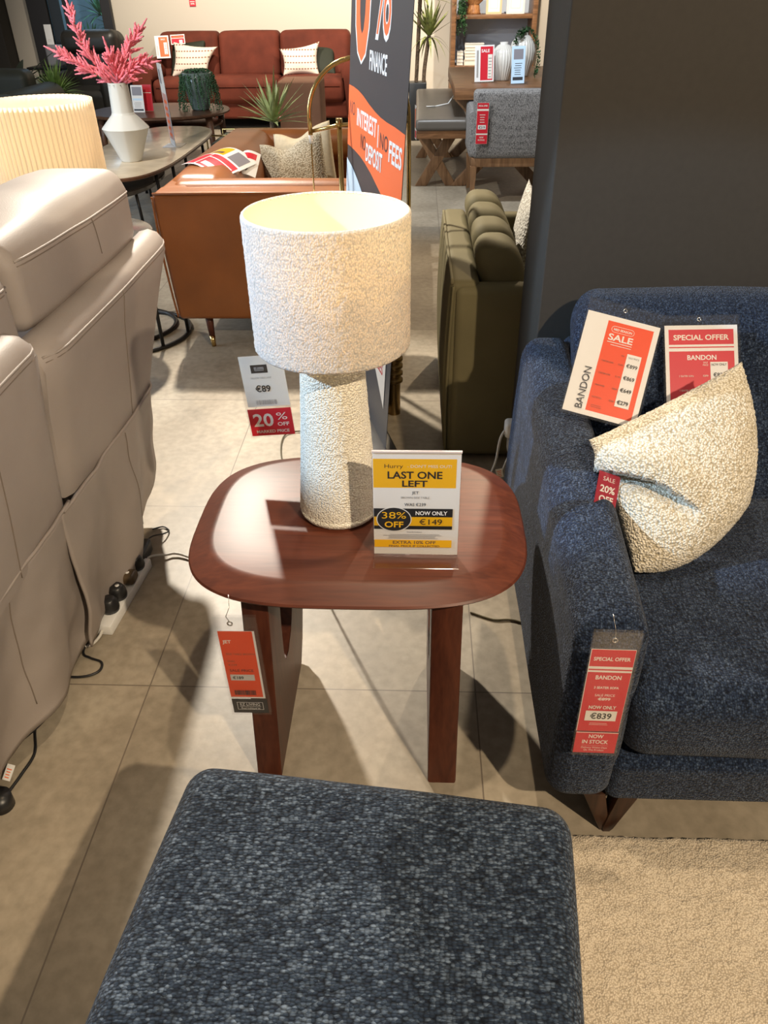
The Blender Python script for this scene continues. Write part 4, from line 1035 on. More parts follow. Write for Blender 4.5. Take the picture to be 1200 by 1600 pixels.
# ------------------------------------------------------------------ finance banner
def banner():
    t = thing('roll_up_banner', 'dark grey roll-up banner with orange band reading NO INTEREST and DEPOSIT', 'banner', (-.22, 2.78, 0))
    O = Vector((-.3285, 3.1690, 0)); ex = Vector((.27564, -.96126, 0)); up = Vector((.06705, .01923, .99756))
    W_, H_ = .80, 2.05
    s = Sheet(W_, H_, 'charcoal', .0015)
    s.text('0', .185, 1.185, .43, 'bannerwhite', 'c', True, .245); s.text('0', .185, 1.193, .415, 'coral', 'c', True, .222)
    s.text('%', .47, 1.262, .30, 'bannerwhite', 'c', True, .205); s.text('%', .47, 1.268, .288, 'coral', 'c', False, .190)
    s.text('FINANCE', .43, 1.163, .055, 'bannerwhite', 'c', True, .235)
    top = [(0, 1.090), (.08, 1.090), (.16, 1.086), (.24, 1.077), (.33, 1.062), (.42, 1.050), (.50, 1.043), (.58, 1.040), (.68, 1.040), (.80, 1.036)]
    bot = [(.80, .795), (.70, .80), (.60, .812), (.50, .835), (.40, .858), (.30, .875), (.22, .884), (.12, .890), (0, .892)]
    s.poly([(x, y) for x, y in top]+bot, 'coral')
    y = .992
    s.text('NO', .030, 1.000, .045, 'charcoal', 'l', False, .085); s.text('INTEREST', .152, .978, .054, 'bannerwhite', 'l', True, .300)
    s.text('|', .475, .970, .050, 'bannerwhite', 'c', True, .010); s.text('NO', .505, .957, .047, 'charcoal', 'l', False, .105); s.text('FEES', .625, .938, .060, 'bannerwhite', 'l', True, .155)
    s.text('NO', .225, .913, .048, 'charcoal', 'l', False, .075); s.text('DEPOSIT', .312, .888, .056, 'bannerwhite', 'l', True, .235)
    s.poly([(0, .845), (.10, .828), (.20, .800), (.30, .765), (.40, .72), (.34, .70), (.16, .70), (0, .70)], 'paleblue')
    s.poly([(0, .70), (.34, .70), (.50, .60), (.74, .50), (.74, .140), (.50, .30), (.30, .45), (0, .60)], 'lightgrey')
    s.text('NO', .605, .315, .040, 'darkred', 'l', True, .08); s.text('FEES', .600, .252, .040, 'darkred', 'l', True, .105); s.text('T&C', .50, .36, .02, 'charcoal', 'l', False, .03)
    s.build('printed_sheet', t, O+up*.05, ex, up)
    n = ex.cross(up)
    bm = B(); obox(bm, O+ex*W_/2+Vector((0,0,.028)), ex, n, (0,0,1), W_/2+.01, .05, .028, .01, 3); fin('base_cassette', bm, M['blackmetal'], t, True, 40)
    bm = B(); obox(bm, O+ex*W_/2+up*(H_+.055), ex, n, up, W_/2, .012, .012, .003); fin('top_rail', bm, M['steel'], t)
    bm = B(); tube(bm, [O+ex*W_/2-n*.025+Vector((0,0,.03)), O+ex*W_/2-n*.025+up*(H_+.05)], .008, 8); fin('support_pole', bm, M['steel'], t)
banner()
def arc_lamp():
    t = thing('floor_lamp', 'brass floor lamp with hoop frame behind the finance banner', 'lamp', (-.25, 3.27, 0))
    y = 3.29
    bm = B(); a = [(-.418, y, .955), (-.420, y, 1.02)]+[(-.228-.192*math.cos(PI*k/20), y, 1.02+.195*math.sin(PI*k/20)) for k in range(1, 21)]+[(-.034, y, .9), (-.034, y, .5), (-.05, y, .10)]
    tube(bm, a, .0085, 12); fin('hoop', bm, M['brass'], t)
    bm = B(); tube(bm, [(-.415, y, .968), (-.30, y-.02, .992), (-.036, y, 1.0)], .007, 10); fin('crossbar', bm, M['brass'], t)
    bm = B(); tube(bm, [(-.303, y-.02, .02), (-.303, y-.02, 1.012)], .010, 14); tube_ = fin('pole', bm, M['brass'], t)
    bm = B(); tube(bm, [(-.303, y-.02, .985), (-.303, y-.02, 1.015)], .013, 14); fin('pole_cap', bm, M['brass'], tube_)
    bm = B(); tube(bm, [(-.418, y, .955), (-.418, y, .925)], [.009, .006], 10); fin('cord_grip', bm, M['white'], t)
    bm = B(); tube(bm, [(-.418, y, .93), (-.418, y, .30)], .003, 8); fin('drop_rod', bm, M['brass'], t)
    bm = B(); lathe(bm, [(.001, 0), (.14, 0), (.14, .012), (.05, .02), (.001, .022)], (-.20, y, 0), 48); fin('base', bm, M['brass'], t)
    t = thing('ribbed_stand', 'ribbed bronze cylinder standing on the floor at the foot of the banner', 'stand', (-.085, 2.78, 0))
    prof = [(.001, 0), (.026, 0), (.026, .13)]
    for k in range(7): prof += [(.026, .135+.03*k), (.036, .142+.03*k), (.036, .152+.03*k), (.026, .160+.03*k)]
    prof += [(.001, .36)]
    bm = B(); lathe(bm, prof, (-.085, 2.80, 0), 32); fin('column', bm, M['bronze'], t, True, 30)
arc_lamp()

# ------------------------------------------------------------------ olive armchair
def olive_chair():
    t = thing('armchair', 'olive velvet armchair with channelled back beyond the charcoal wall', 'armchair', (.5, 2.9, 0))
    O_ = M['olive']
    bul = lambda p: (p.x-.012*math.sin(PI*min(1, max(0, p.z/.66)))*(1 if p.x < .2 else 0), p.y, p.z)
    bm = B(); softbox(bm, (.108, 2.44, .02), (.205, 3.40, .655), .024, (.008, 0, .004), 12, 4, bul, .003, 6); bk = fin('back', bm, O_, t)
    bm = B(); tube(bm, smooth_path([(.116, 2.445, .648), (.112, 2.9, .652), (.112, 3.38, .648)], 8), .006, 8); fin('piping', bm, O_, bk)
    bm = B(); tube(bm, smooth_path([(.120, 2.437, .64), (.112, 2.436, .45), (.108, 2.436, .2), (.112, 2.437, .03)], 8), .005, 8); fin('piping', bm, O_, bk)
    for k in range(4):
        y0 = 2.50+.215*k
        bm = B(); softbox(bm, (.190, y0, .34), (.345, y0+.215, .735), .06, (.0, .012, .018), 8, 5, lambda p: (p.x+.25*(.7-p.z)+.0, p.y, p.z), .003, 8); fin('back_channel', bm, O_, t)
    for y0, y1 in ((2.425, 2.50), (3.33, 3.41)):
        bm = B(); softbox(bm, (.125, y0, .02), (.98, y1, .640), .026, (0, .003, .004), 12, 4); fin('arm', bm, O_, t)
    bm = B(); softbox(bm, (.20, 2.49, .10), (.97, 3.34, .42), .05, (0, 0, .02), 8, 4); fin('seat', bm, O_, t)
    bm = B(); pillow(bm, (.405, 2.80, .80), (.425, 3.15, .82), (.395, 3.15, .50), (.385, 2.80, .48), .045, (1, 0, .3), 24, .05)
    solo('scatter_cushion', bm, pile('silver_weave', (.26, .24, .20), (.66, .64, .58), 110, .6), 'silver patterned cushion on the olive armchair, cut off by the wall', 'cushion')
olive_chair()

# ------------------------------------------------------------------ nest of coffee tables with vase
def coffee_tables():
    def slab(cx, cy, a, b, z0, z1, n=3.4):
        bm = B(); R = lambda ins, z: [Vector((x, y, z)) for x, y in outline(cx, cy, a-ins, b-ins, n, 80)]
        return bm, R
    t = thing('coffee_table', 'long stone-topped coffee table with black rim under the white vase', 'table', (-2.0, 6.1, 0))
    bm, R = slab(-2.0, 6.10, .36, 1.06, 0, 0); loft(bm, [R(.012, .425), R(0, .432), R(0, .444), R(.006, .447)]); fin('rim', bm, M['darkwood'], t, True, 30)
    bm, R = slab(-2.0, 6.10, .36, 1.06, 0, 0); loft(bm, [R(.010, .446), R(.008, .450), R(.012, .4515)]); fin('table_top', bm, M['stone'], t, True, 30)
    for x, y in ((-1.75, 5.45), (-2.30, 6.28), (-1.75, 6.75), (-2.25, 6.75), (-1.72, 5.75), (-1.72, 6.1)):
        bm = B(); tube(bm, [(x, y, .428), (x+.02*(1 if x > -2 else -1), y, 0)], .012, 8); fin('leg', bm, M['blackmetal'], t)
    t = thing('coffee_table', 'lower dark round table tucked under the stone-topped one', 'table', (-2.02, 5.55, 0))
    bm, R = slab(-2.08, 5.62, .29, .50, 0, 0, 2.3); loft(bm, [R(.01, .305), R(0, .315), R(0, .332), R(.008, .337)]); fin('table_top', bm, M['darkglass'], t, True, 30)
    for x, y in ((-1.95, 5.32), (-1.90, 5.42), (-2.2, 5.35), (-2.0, 6.0), (-2.2, 6.0)):
        bm = B(); tube(bm, [(x, y, .31), (x+.01, y+.03, 0)], .011, 8); fin('leg', bm, M['blackmetal'], t)
    # vase
    v = thing('vase', 'tall white faceted vase with a narrow neck on the stone coffee table', 'vase', (-1.955, 5.62, .4515))
    c = (-1.957, 5.63, .4515)
    prof = [(.001, 0), (.064, 0), (.070, .006), (.150, .196), (.156, .204), (.150, .213), (.078, .285), (.072, .298), (.064, .465), (.066, .472), (.058, .472), (.060, .30), (.001, .25)]
    def facet(r, a, z): return r*(1-.018*abs(math.sin(4.5*a))) if r > .02 else r
    bm = B(); lathe(bm, prof, c, 72, facet); fin('body', bm, M['ceramic'], v, True, 20)
    # flower stems
    def spike(bm, p, d, L, r):
        d = d.normalized(); n = 7
        tube(bm, [p+d*L*i/n for i in range(n+1)], [r*(.55+.9*math.sin(PI*min(.97, .12+.88*i/n))*(1-.45*i/n))*(1+.25*math.sin(i*9)) for i in range(n+1)], 6)
    def stem(base, tip, bend, n_sp, label, seed, sL=.12, sr=.0068):
        rnd = random.Random(seed)
        st = thing('flower_stem', label, 'flower', base, 'pink flower stems in the white vase')
        path = smooth_path([base, Vector(base).lerp(Vector(tip), .5)+Vector(bend), tip], 14)
        bm = B(); tube(bm, path, .0045, 6); fin('stalk', bm, M['leaf'], st)
        bm = B(); N = len(path)
        for k in range(n_sp):
            i = int(N*(.14+.84*k/n_sp)); i = min(i, N-2); p = path[i]; d = (path[i+1]-path[i]).normalized()
            a = rnd.uniform(0, 2*PI); u, w_ = frame_of(d); side = u*math.cos(a)+w_*math.sin(a)
            f_ = 1-.55*k/n_sp
            spike(bm, p, d*rnd.uniform(.6, 1.0)+side*rnd.uniform(.45, .9), sL*f_*rnd.uniform(.6, 1.2), sr*rnd.uniform(.8, 1.1))
        spike(bm, path[-3], path[-1]-path[-4], sL*.9, sr)
        fin('blossom', bm, M['pink'], st)
    b0 = Vector((-1.957, 5.63, .88))
    stem(b0, (-2.21, 5.72, 1.32), (-.05, 0, -.02), 64, 'tallest pink flower plume leaning left out of the white vase', 3)
    stem(b0, (-2.28, 5.58, 1.09), (-.03, 0, .03), 44, 'pink flower plume arching low to the left of the white vase', 5, .12)
    stem(b0, (-1.78, 5.70, 1.20), (-.02, 0, .02), 60, 'pink flower plume leaning right towards the rust sofa', 8)
    stem(b0, (-1.74, 5.62, 1.03), (.01, 0, .05), 60, 'pink flower plume lying low to the right over the vase rim', 11, .12)
    stem(b0, (-1.955, 5.58, 1.07), (.01, 0, .0), 56, 'short upright pink flower plume in the middle of the vase', 15, .14)
    bm = B(); rnd = random.Random(2)
    for k in range(9):
        a = rnd.uniform(0, 2*PI); blade(bm, b0+Vector((0, 0, .02)), Vector((math.cos(a), math.sin(a), .5)), .09, .018, .03)
    solo('leaf_spray', bm, M['leaf'], 'few green leaves between the pink plumes at the vase mouth', 'leaves')
    # upright acrylic sign seen edge-on
    t = thing('price_stand', 'narrow acrylic sign stand seen edge-on on the stone coffee table', 'sign', (-1.80, 6.2, .4515))
    bm = B(); box(bm, (-1.885, 6.13, .4517), (-1.745, 6.30, .4547), .001); fin('foot_plate', bm, M['white'], t)
    ex = Vector((.42, -.90, 0)); ey = Vector((-.035, 0, 1)); O = Vector((-1.86, 6.28, .458))
    s = Sheet(.20, .53, 'white', .003); s.rect(.02, .04, .18, .34, 'pinkish'); s.rect(.03, .40, .09, .49, 'photo'); s.lines(.03, .06, .17, .32, 6, 'coral', .5); s.build('printed_card', t, O, ex, ey)
    bm = B(); film(bm, O, ex, ey, -.003, 0, .203, .545, .006, .003); fin('acrylic_holder', bm, M['acrylic'], t, False)
def blade(bm, p, d, L, w, droop, n=7, fold=.25):
    """one pointed strap leaf"""
    d = Vector(d).normalized(); side = d.cross(Vector((0,0,1)))
    if side.length < 1e-3: side = Vector((1,0,0))
    side.normalize(); up = side.cross(d); rows = []
    for i in range(n+1):
        t = i/n; c = Vector(p)+d*L*t+Vector((0,0,-droop*t*t))
        ww = w*.5*(.55+.9*t if t < .35 else (.865*(1-(t-.35)/.65)**.8))+.0006
        rows.append((bm.verts.new(c-side*ww), bm.verts.new(c-up*ww*fold*-1-up*ww*fold*2), bm.verts.new(c+side*ww)))
    for i in range(n):
        a, b = rows[i], rows[i+1]
        bm.faces.new((a[0], a[1], b[1], b[0])); bm.faces.new((a[1], a[2], b[2], b[1]))
coffee_tables()

# ------------------------------------------------------------------ plants
def rosette(bm, c, n, L, w, droop, seed, el=(.3, 1.5)):
    rnd = random.Random(seed)
    for k in range(n):
        a = 2*PI*k*.382+rnd.uniform(-.2, .2); e = el[0]+(el[1]-el[0])*(k+.5)/n
        blade(bm, c, (math.cos(a)*math.cos(e), math.sin(a)*math.cos(e), math.sin(e)), L*rnd.uniform(.75, 1.1), w, droop*math.cos(e)*rnd.uniform(.6, 1.3))
def trailing(bm, c, n, r0, length, seed, sz=.010, spread=.06):
    rnd = random.Random(seed); c = Vector(c)
    for k in range(n):
        a = 2*PI*k/n+rnd.uniform(-.2, .2); L = length*rnd.uniform(.35, 1.0); sp = spread*rnd.uniform(.3, 1.3)
        m = int(L/.016)+5
        for i in range(m):
            t = i/(m-1); r = r0*min(1, t*4)+sp*t; z = .025*math.sin(PI*min(1, t*4))*(t < .25)-L*max(0, (t-.18)/.82)
            p = c+Vector((r*math.cos(a)+rnd.uniform(-.006, .006), r*math.sin(a)+rnd.uniform(-.006, .006), z))
            s = sz*rnd.uniform(.7, 1.25); q = Vector((rnd.uniform(-1,1), rnd.uniform(-1,1), rnd.uniform(-1,1))).normalized(); u, w_ = frame_of(q)
            v = [bm.verts.new(p+q*s), bm.verts.new(p+u*s*.8), bm.verts.new(p+w_*s*.8), bm.verts.new(p-u*s*.8), bm.verts.new(p-w_*s*.8), bm.verts.new(p-q*s)]
            for i_ in range(4):
                b_, c_ = v[1+i_], v[1+(i_+1)%4]; bm.faces.new((v[0], b_, c_)); bm.faces.new((v[5], c_, b_))
def plants():
    t = thing('potted_yucca', 'pale spiky yucca plant standing behind the tan leather sofa', 'plant', (-.95, 5.55, 0))
    bm = B(); lathe(bm, [(.001, 0), (.12, 0), (.15, .30), (.14, .30), (.001, .27)], (-.95, 5.6, 0), 32); fin('pot', bm, M['blackpot'], t)
    bm = B(); tube(bm, [(-.95, 5.6, .25), (-.955, 5.6, .70)], [.028, .024], 10); fin('trunk', bm, M['bark'], t)
    bm = B(); rosette(bm, Vector((-.953, 5.6, .685)), 40, .31, .034, .05, 4, (.15, 1.45)); rosette(bm, Vector((-.95, 5.6, .52)), 14, .34, .022, .06, 9, (.15, .5)); fin('foliage', bm, M['leafpale'], t)
    t = thing('potted_dracaena', 'two-stemmed dracaena in a black pot behind the dining bench', 'plant', (.05, 9.35, 0))
    bm = B(); box(bm, (-.10, 9.2, 0), (.085, 9.42, .555), .01); pt = fin('pot', bm, M['blackpot'], t)
    s = Sheet(.06, .05, 'white', .001); s.rect(.006, .015, .054, .035, 'red'); s.build('price_label', t, (0.0, 9.195, .44), (1,0,0), (0,0,1))
    for pts in (((-.025, 9.3, .53), (-.01, 9.3, .85), (.01, 9.3, 1.32)), ((.055, 9.3, .53), (.065, 9.3, .70), (.105, 9.3, .97))):
        bm = B(); tube(bm, smooth_path(pts, 8), .021, 10); fin('trunk', bm, M['bark'], t)
    bm = B(); rosette(bm, Vector((.105, 9.3, .965)), 26, .34, .05, .03, 3, (.55, 1.5)); rosette(bm, Vector((.105, 9.3, .95)), 9, .26, .032, .26, 6, (.1, .5))
    rosette(bm, Vector((.012, 9.3, 1.31)), 24, .36, .05, .10, 8, (-.1, 1.4)); fin('foliage', bm, M['leafdr'], t)
    # trailing plant in glazed pot on the oval table
    t = thing('potted_trailing_plant', 'string-of-pearls plant trailing over a teal glazed pot', 'plant', (-2.08, 8.15, .445))
    c = (-2.085, 8.20, .4465)
    bm = B(); lathe(bm, [(.001, 0), (.075, 0), (.085, .01), (.13, .20), (.140, .31), (.132, .315), (.124, .29), (.001, .27)], c, 40); fin('pot', bm, M['pottery'], t)
    bm = B(); trailing(bm, (c[0], c[1], c[2]+.31), 80, .140, .36, 5, .0095, .06); fin('trailing_stems', bm, M['pearl'], t)
    # plants at far left
    t = thing('potted_grass', 'bushy green grass plant behind the dark rolled-arm sofa', 'plant', (-3.9, 9.2, 0))
    bm = B(); lathe(bm, [(.001, 0), (.14, 0), (.17, .42), (.001, .40)], (-3.88, 9.2, 0), 28); fin('pot', bm, M['blackpot'], t)
    bm = B(); rosette(bm, Vector((-3.88, 9.2, .47)), 120, .37, .030, .10, 21, (.1, 1.4)); fin('foliage', bm, plain('bright_grass_leaf', (.14, .24, .06), .5, 0, .4, 20, .4), t)
    t = thing('potted_broadleaf', 'dark arching broad-leaved plant in front of the cream wall strip', 'plant', (-4.36, 9.34, 0))
    bm = B(); lathe(bm, [(.001, 0), (.15, 0), (.18, .40), (.001, .38)], (-4.36, 9.34, 0), 28); fin('pot', bm, M['blackpot'], t)
    bm = B()
    for a, L, e, w_ in ((.2, .62, .55, .13), (2.6, .34, 1.0, .17), (3.6, .40, .8, .15), (5.0, .40, .9, .18), (.6, .85, .75, .06), (1.4, .5, 1.1, .14), (-.4, .75, .6, .05)):
        blade(bm, (-4.36, 9.34, .52), (math.cos(a)*math.cos(e), math.sin(a)*math.cos(e), math.sin(e)), L, w_, .18, 9)
    fin('foliage', bm, plain('very_dark_leaf', (.016, .026, .014), .35), t)
    t = thing('garden_plant', 'green garden plant outside beyond the dark framed window', 'plant', (-4.25, 11.9, 0))
    bm = B()
    for k in range(5): rosette(bm, Vector((-4.35+.16*k, 11.8+.1*(k%2), .75+.12*((k*3)%4))), 26, .40, .05, .15, 30+k, (-.1, 1.4))
    fin('foliage', bm, plain('garden_leaf', (.07, .26, .11), .5, 0, .4, 10, .5), t)
    bm = B(); box(bm, (-5.6, 12.6, 0), (-2.6, 12.65, 2.6)); o = struct('wall_garden', bm, plain('blue_grey_render', (.26, .42, .52), .8))
    l = area('garden_daylight', (-4.2, 12.2, 2.9), (-4.2, 12.2, 0), 35, (.75, .88, 1.0), 1.5, .6)
plants()

# ------------------------------------------------------------------ rust velvet sofa by the back wall
def rust_sofa():
    t = thing('sofa', 'long rust velvet sofa with three back cushions against the cream wall', 'sofa', (-1.9, 10.3, 0))
    V = M['rust']
    bm = B(); softbox(bm, (-3.25, 10.02, .12), (-.72, 10.8, .30), .03, (0,0,0), 8, 4); fin('base', bm, V, t)
    for x0, x1 in ((-3.08, -1.64), (-1.63, -.85)):
        bm = B(); softbox(bm, (x0, 9.98, .29), (x1, 10.65, .525), .055, (0, .01, .025), 10, 5); sc = fin('seat_cushion', bm, V, t)
        bm = B(); tube(bm, [(x0+.05, 9.972, .455), ((x0+x1)/2, 9.962, .46), (x1-.05, 9.972, .455)], .005, 6); fin('piping', bm, V, sc)
    for x0, x1 in ((-3.10, -2.395), (-2.39, -1.66), (-1.655, -.82)):
        bm = B(); softbox(bm, (x0, 10.52, .50), (x1, 10.78, .965), .06, (0, .02, .01), 10, 5, lambda p: (p.x, p.y+.25*(p.z-.5), p.z)); fin('back_cushion', bm, V, t)
    bm = B(); softbox(bm, (-3.2, 10.78, .12), (-.75, 10.96, .90), .05, (0,0,0), 8, 4); fin('back', bm, V, t)
    for x0, x1 in ((-3.30, -3.06), (-.86, -.60)):
        bm = B(); xm, r = (x0+x1)/2, (x1-x0)/2
        pr = [(xm-r*.75, .12), (xm-r*.75, .50)]+[(xm-r*1.15*math.cos(PI*k/14-.35)*1.0, .58+r*1.15*math.sin(PI*k/14-.35)) for k in range(18)]+[(xm+r*.75, .50), (xm+r*.75, .12)]
        prism(bm, pr, 'y', 9.96, 10.9, .02); fin('arm', bm, V, t, True, 40)
    for x in (-3.18, -.72):
        for y in (10.05, 10.85):
            bm = B(); tube(bm, [(x, y, .14), (x, y, 0)], [.03, .02], 10); fin('leg', bm, M['espresso'], t)
    stripe, nt, b = nmat('cream_striped_weave'); sep = nt.nodes.new('ShaderNodeSeparateXYZ'); nt.links.new(coords(nt), sep.inputs[0])
    w1 = N_(nt, 'ShaderNodeMath', operation='MULTIPLY'); w1.inputs[1].default_value = 2*PI/.062; nt.links.new(sep.outputs[2], w1.inputs[0])
    s1 = N_(nt, 'ShaderNodeMath', operation='SINE'); nt.links.new(w1.outputs[0], s1.inputs[0])
    w2 = N_(nt, 'ShaderNodeMath', operation='MULTIPLY'); w2.inputs[1].default_value = 2*PI/.034; nt.links.new(sep.outputs[0], w2.inputs[0])
    s2 = N_(nt, 'ShaderNodeMath', operation='SINE'); nt.links.new(w2.outputs[0], s2.inputs[0])
    g1 = N_(nt, 'ShaderNodeMath', operation='GREATER_THAN'); g1.inputs[1].default_value = .80; nt.links.new(s1.outputs[0], g1.inputs[0])
    g2 = N_(nt, 'ShaderNodeMath', operation='GREATER_THAN'); g2.inputs[1].default_value = -.35; nt.links.new(s2.outputs[0], g2.inputs[0])
    ml = N_(nt, 'ShaderNodeMath', operation='MULTIPLY'); nt.links.new(g1.outputs[0], ml.inputs[0]); nt.links.new(g2.outputs[0], ml.inputs[1])
    nt.links.new(ramp(nt, ml.outputs[0], [(0, (.72, .62, .50)), (1, (.26, .12, .08))]), b.inputs['Base Color']); b.inputs['Roughness'].default_value = .9
    grp = 'striped cream cushions on the rust sofa'
    bm = B(); pillow(bm, (-2.90, 10.50, .885), (-2.375, 10.50, .825), (-2.50, 10.33, .535), (-2.93, 10.33, .525), .085, (0, -1, .35), 30, .16)
    solo('scatter_cushion', bm, stripe, 'striped cream cushion at the left end of the rust sofa', 'cushion', grp)
    bm = B(); pillow(bm, (-1.645, 10.50, .795), (-1.165, 10.50, .865), (-1.16, 10.33, .525), (-1.60, 10.33, .530), .085, (0, -1, .35), 30, .16)
    solo('scatter_cushion', bm, stripe, 'striped cream cushion at the right end of the rust sofa', 'cushion', grp)
    grp = 'dark green cushions on the rust sofa'
    bm = B(); pillow(bm, (-2.95, 10.62, .86), (-2.53, 10.62, .90), (-2.55, 10.42, .53), (-2.96, 10.42, .53), .05, (0, -1, .35), 20, .05)
    solo('scatter_cushion', bm, M['darkgreen'], 'dark green cushion behind the left striped cushion', 'cushion', grp)
    bm = B(); pillow(bm, (-1.42, 10.64, .845), (-1.0, 10.62, .82), (-.98, 10.42, .53), (-1.4, 10.42, .53), .05, (0, -1, .35), 20, .05)
    solo('scatter_cushion', bm, M['darkgreen'], 'dark green cushion behind the right striped cushion', 'cushion', grp)
    def card(label, s, O, ex, ey, cat='sign', nm='price_sign'):
        tt = thing(nm, label, cat, O); s.build('printed_card', tt, O, ex, ey); return tt
    s = Sheet(.165, .23, 'white'); s.rect(.045, .015, .15, .215, 'coral'); s.text('SALE', .095, .185, .016, 'white', 'c', True, .05); s.rect(.10, .04, .14, .16, 'white'); s.lines(.105, .045, .135, .15, 6, 'grey', .3); s.rect(.012, .03, .03, .13, 'lightgrey')
    card('white and orange sale sign on the left back of the rust sofa', s, (-3.10, 10.44, .715), (1, .02, .03), (-.02, .2, 1))
    s = Sheet(.17, .10, 'cream'); s.rect(.01, .01, .16, .09, 'red'); s.rect(.01, .060, .16, .066, 'cream'); s.rect(.02, .070, .15, .084, 'coral'); s.rect(.10, .012, .14, .045, 'cream')
    card('red offer sign tucked behind the left striped cushion', s, (-2.92, 10.49, .85), (1, .0, .04), (0, .2, 1))
    s = Sheet(.075, .07, 'red'); s.rect(.008, .045, .067, .052, 'cream'); s.text('20%', .037, .018, .018, 'cream', 'c', True, .05)
    card('small red sign on the cream wall above the rust sofa', s, (-2.765, 10.99, 1.215), (1, 0, 0), (-.12, 0, 1))
rust_sofa()
def ottoman_far():
    t = thing('ottoman', 'brown upholstered block ottoman in front of the rust sofa', 'ottoman', (-1.23, 9.2, 0))
    br = leather('brown_velvet', (.15, .075, .045), .8, .1, 300, .1, .2)
    bm = B(); softbox(bm, (-1.46, 9.0, .06), (-1.02, 9.5, .598), .02, (0,0,.005), 8, 4); fin('block', bm, br, t)
    for x in (-1.42, -1.06):
        for y in (9.05, 9.45):
            bm = B(); tube(bm, [(x, y, .07), (x, y, 0)], .018, 8); fin('foot', bm, M['espresso'], t)
    s = Sheet(.045, .08, 'red'); s.rect(.004, .035, .041, .041, 'cream'); s.lines(.008, .05, .037, .07, 3, 'cream'); tt = thing('price_tag', 'small red price tag hanging on the brown ottoman behind the yucca', 'price tag', (-1.47, 8.985, .26)); s.build('printed_card', tt, (-1.49, 8.985, .235), (1, 0, 0), (.08, 0, 1))
ottoman_far()

# ------------------------------------------------------------------ oval table and its card
def oval_table():
    t = thing('coffee_table', 'oval dark wood coffee table with lower shelf in front of the rust sofa', 'table', (-2.5, 8.2, 0))
    R = lambda a, b, z, n=2.2: [Vector((x, y, z)) for x, y in outline(-2.48, 8.20, a, b, n, 72)]
    bm = B(); loft(bm, [R(.62, .50, .41), R(.66, .54, .425), R(.66, .54, .438), R(.65, .53, .4465)]); fin('table_top', bm, M['darkwood'], t, True, 30)
    bm = B(); loft(bm, [R(.56, .42, .315), R(.58, .44, .322), R(.58, .44, .335), R(.57, .43, .34)]); fin('lower_shelf', bm, M['darkwood'], t, True, 30)
    for x, y in ((-2.98, 7.95), (-1.96, 7.95), (-2.98, 8.45), (-1.96, 8.45)):
        bm = B(); tube(bm, [(x, y, .42), (x+(.02 if x > -2.4 else -.02), y, 0)], [.035, .022], 12); fin('leg', bm, M['darkwood'], t)
    tt = thing('info_card', 'white and blue info card standing on the oval table beside the vase', 'sign', (-2.63, 8.02, .4465))
    s = Sheet(.115, .225, 'white', .002); s.rect(.01, .14, .105, .21, 'photo'); s.rect(.01, .10, .105, .115, 'paleblue'); s.lines(.015, .04, .10, .09, 5, 'grey'); s.rect(.01, .012, .105, .028, 'charcoal'); s.build('printed_card', tt, (-2.69, 8.03, .449), (1, -.1, 0), (0, .12, 1))
    tt = thing('info_card', 'red card standing behind the white and blue card on the oval table', 'sign', (-2.58, 8.12, .4465))
    s = Sheet(.10, .22, 'red', .002); s.rect(.008, .15, .092, .155, 'cream'); s.build('printed_card', tt, (-2.62, 8.12, .449), (1, -.1, 0), (0, .12, 1))
    t = thing('side_chair', 'low dark green seat with brass rail between oval table and tan sofa', 'chair', (-1.55, 7.3, 0))
    bm = B(); softbox(bm, (-1.75, 7.0, .10), (-1.28, 7.6, .34), .04, (0,0,.01), 8, 4); fin('seat', bm, M['pottery'], t)
    bm = B(); tube(bm, [(-1.76, 6.98, 0), (-1.76, 6.98, .40), (-1.28, 6.98, .40), (-1.28, 6.98, 0)], .010, 8); fin('frame', bm, M['brass'], t)
    bm = B(); tube(bm, [(-1.76, 7.6, 0), (-1.76, 7.6, .36), (-1.28, 7.6, .36), (-1.28, 7.6, 0)], .010, 8); fin('frame', bm, M['brass'], t)
oval_table()

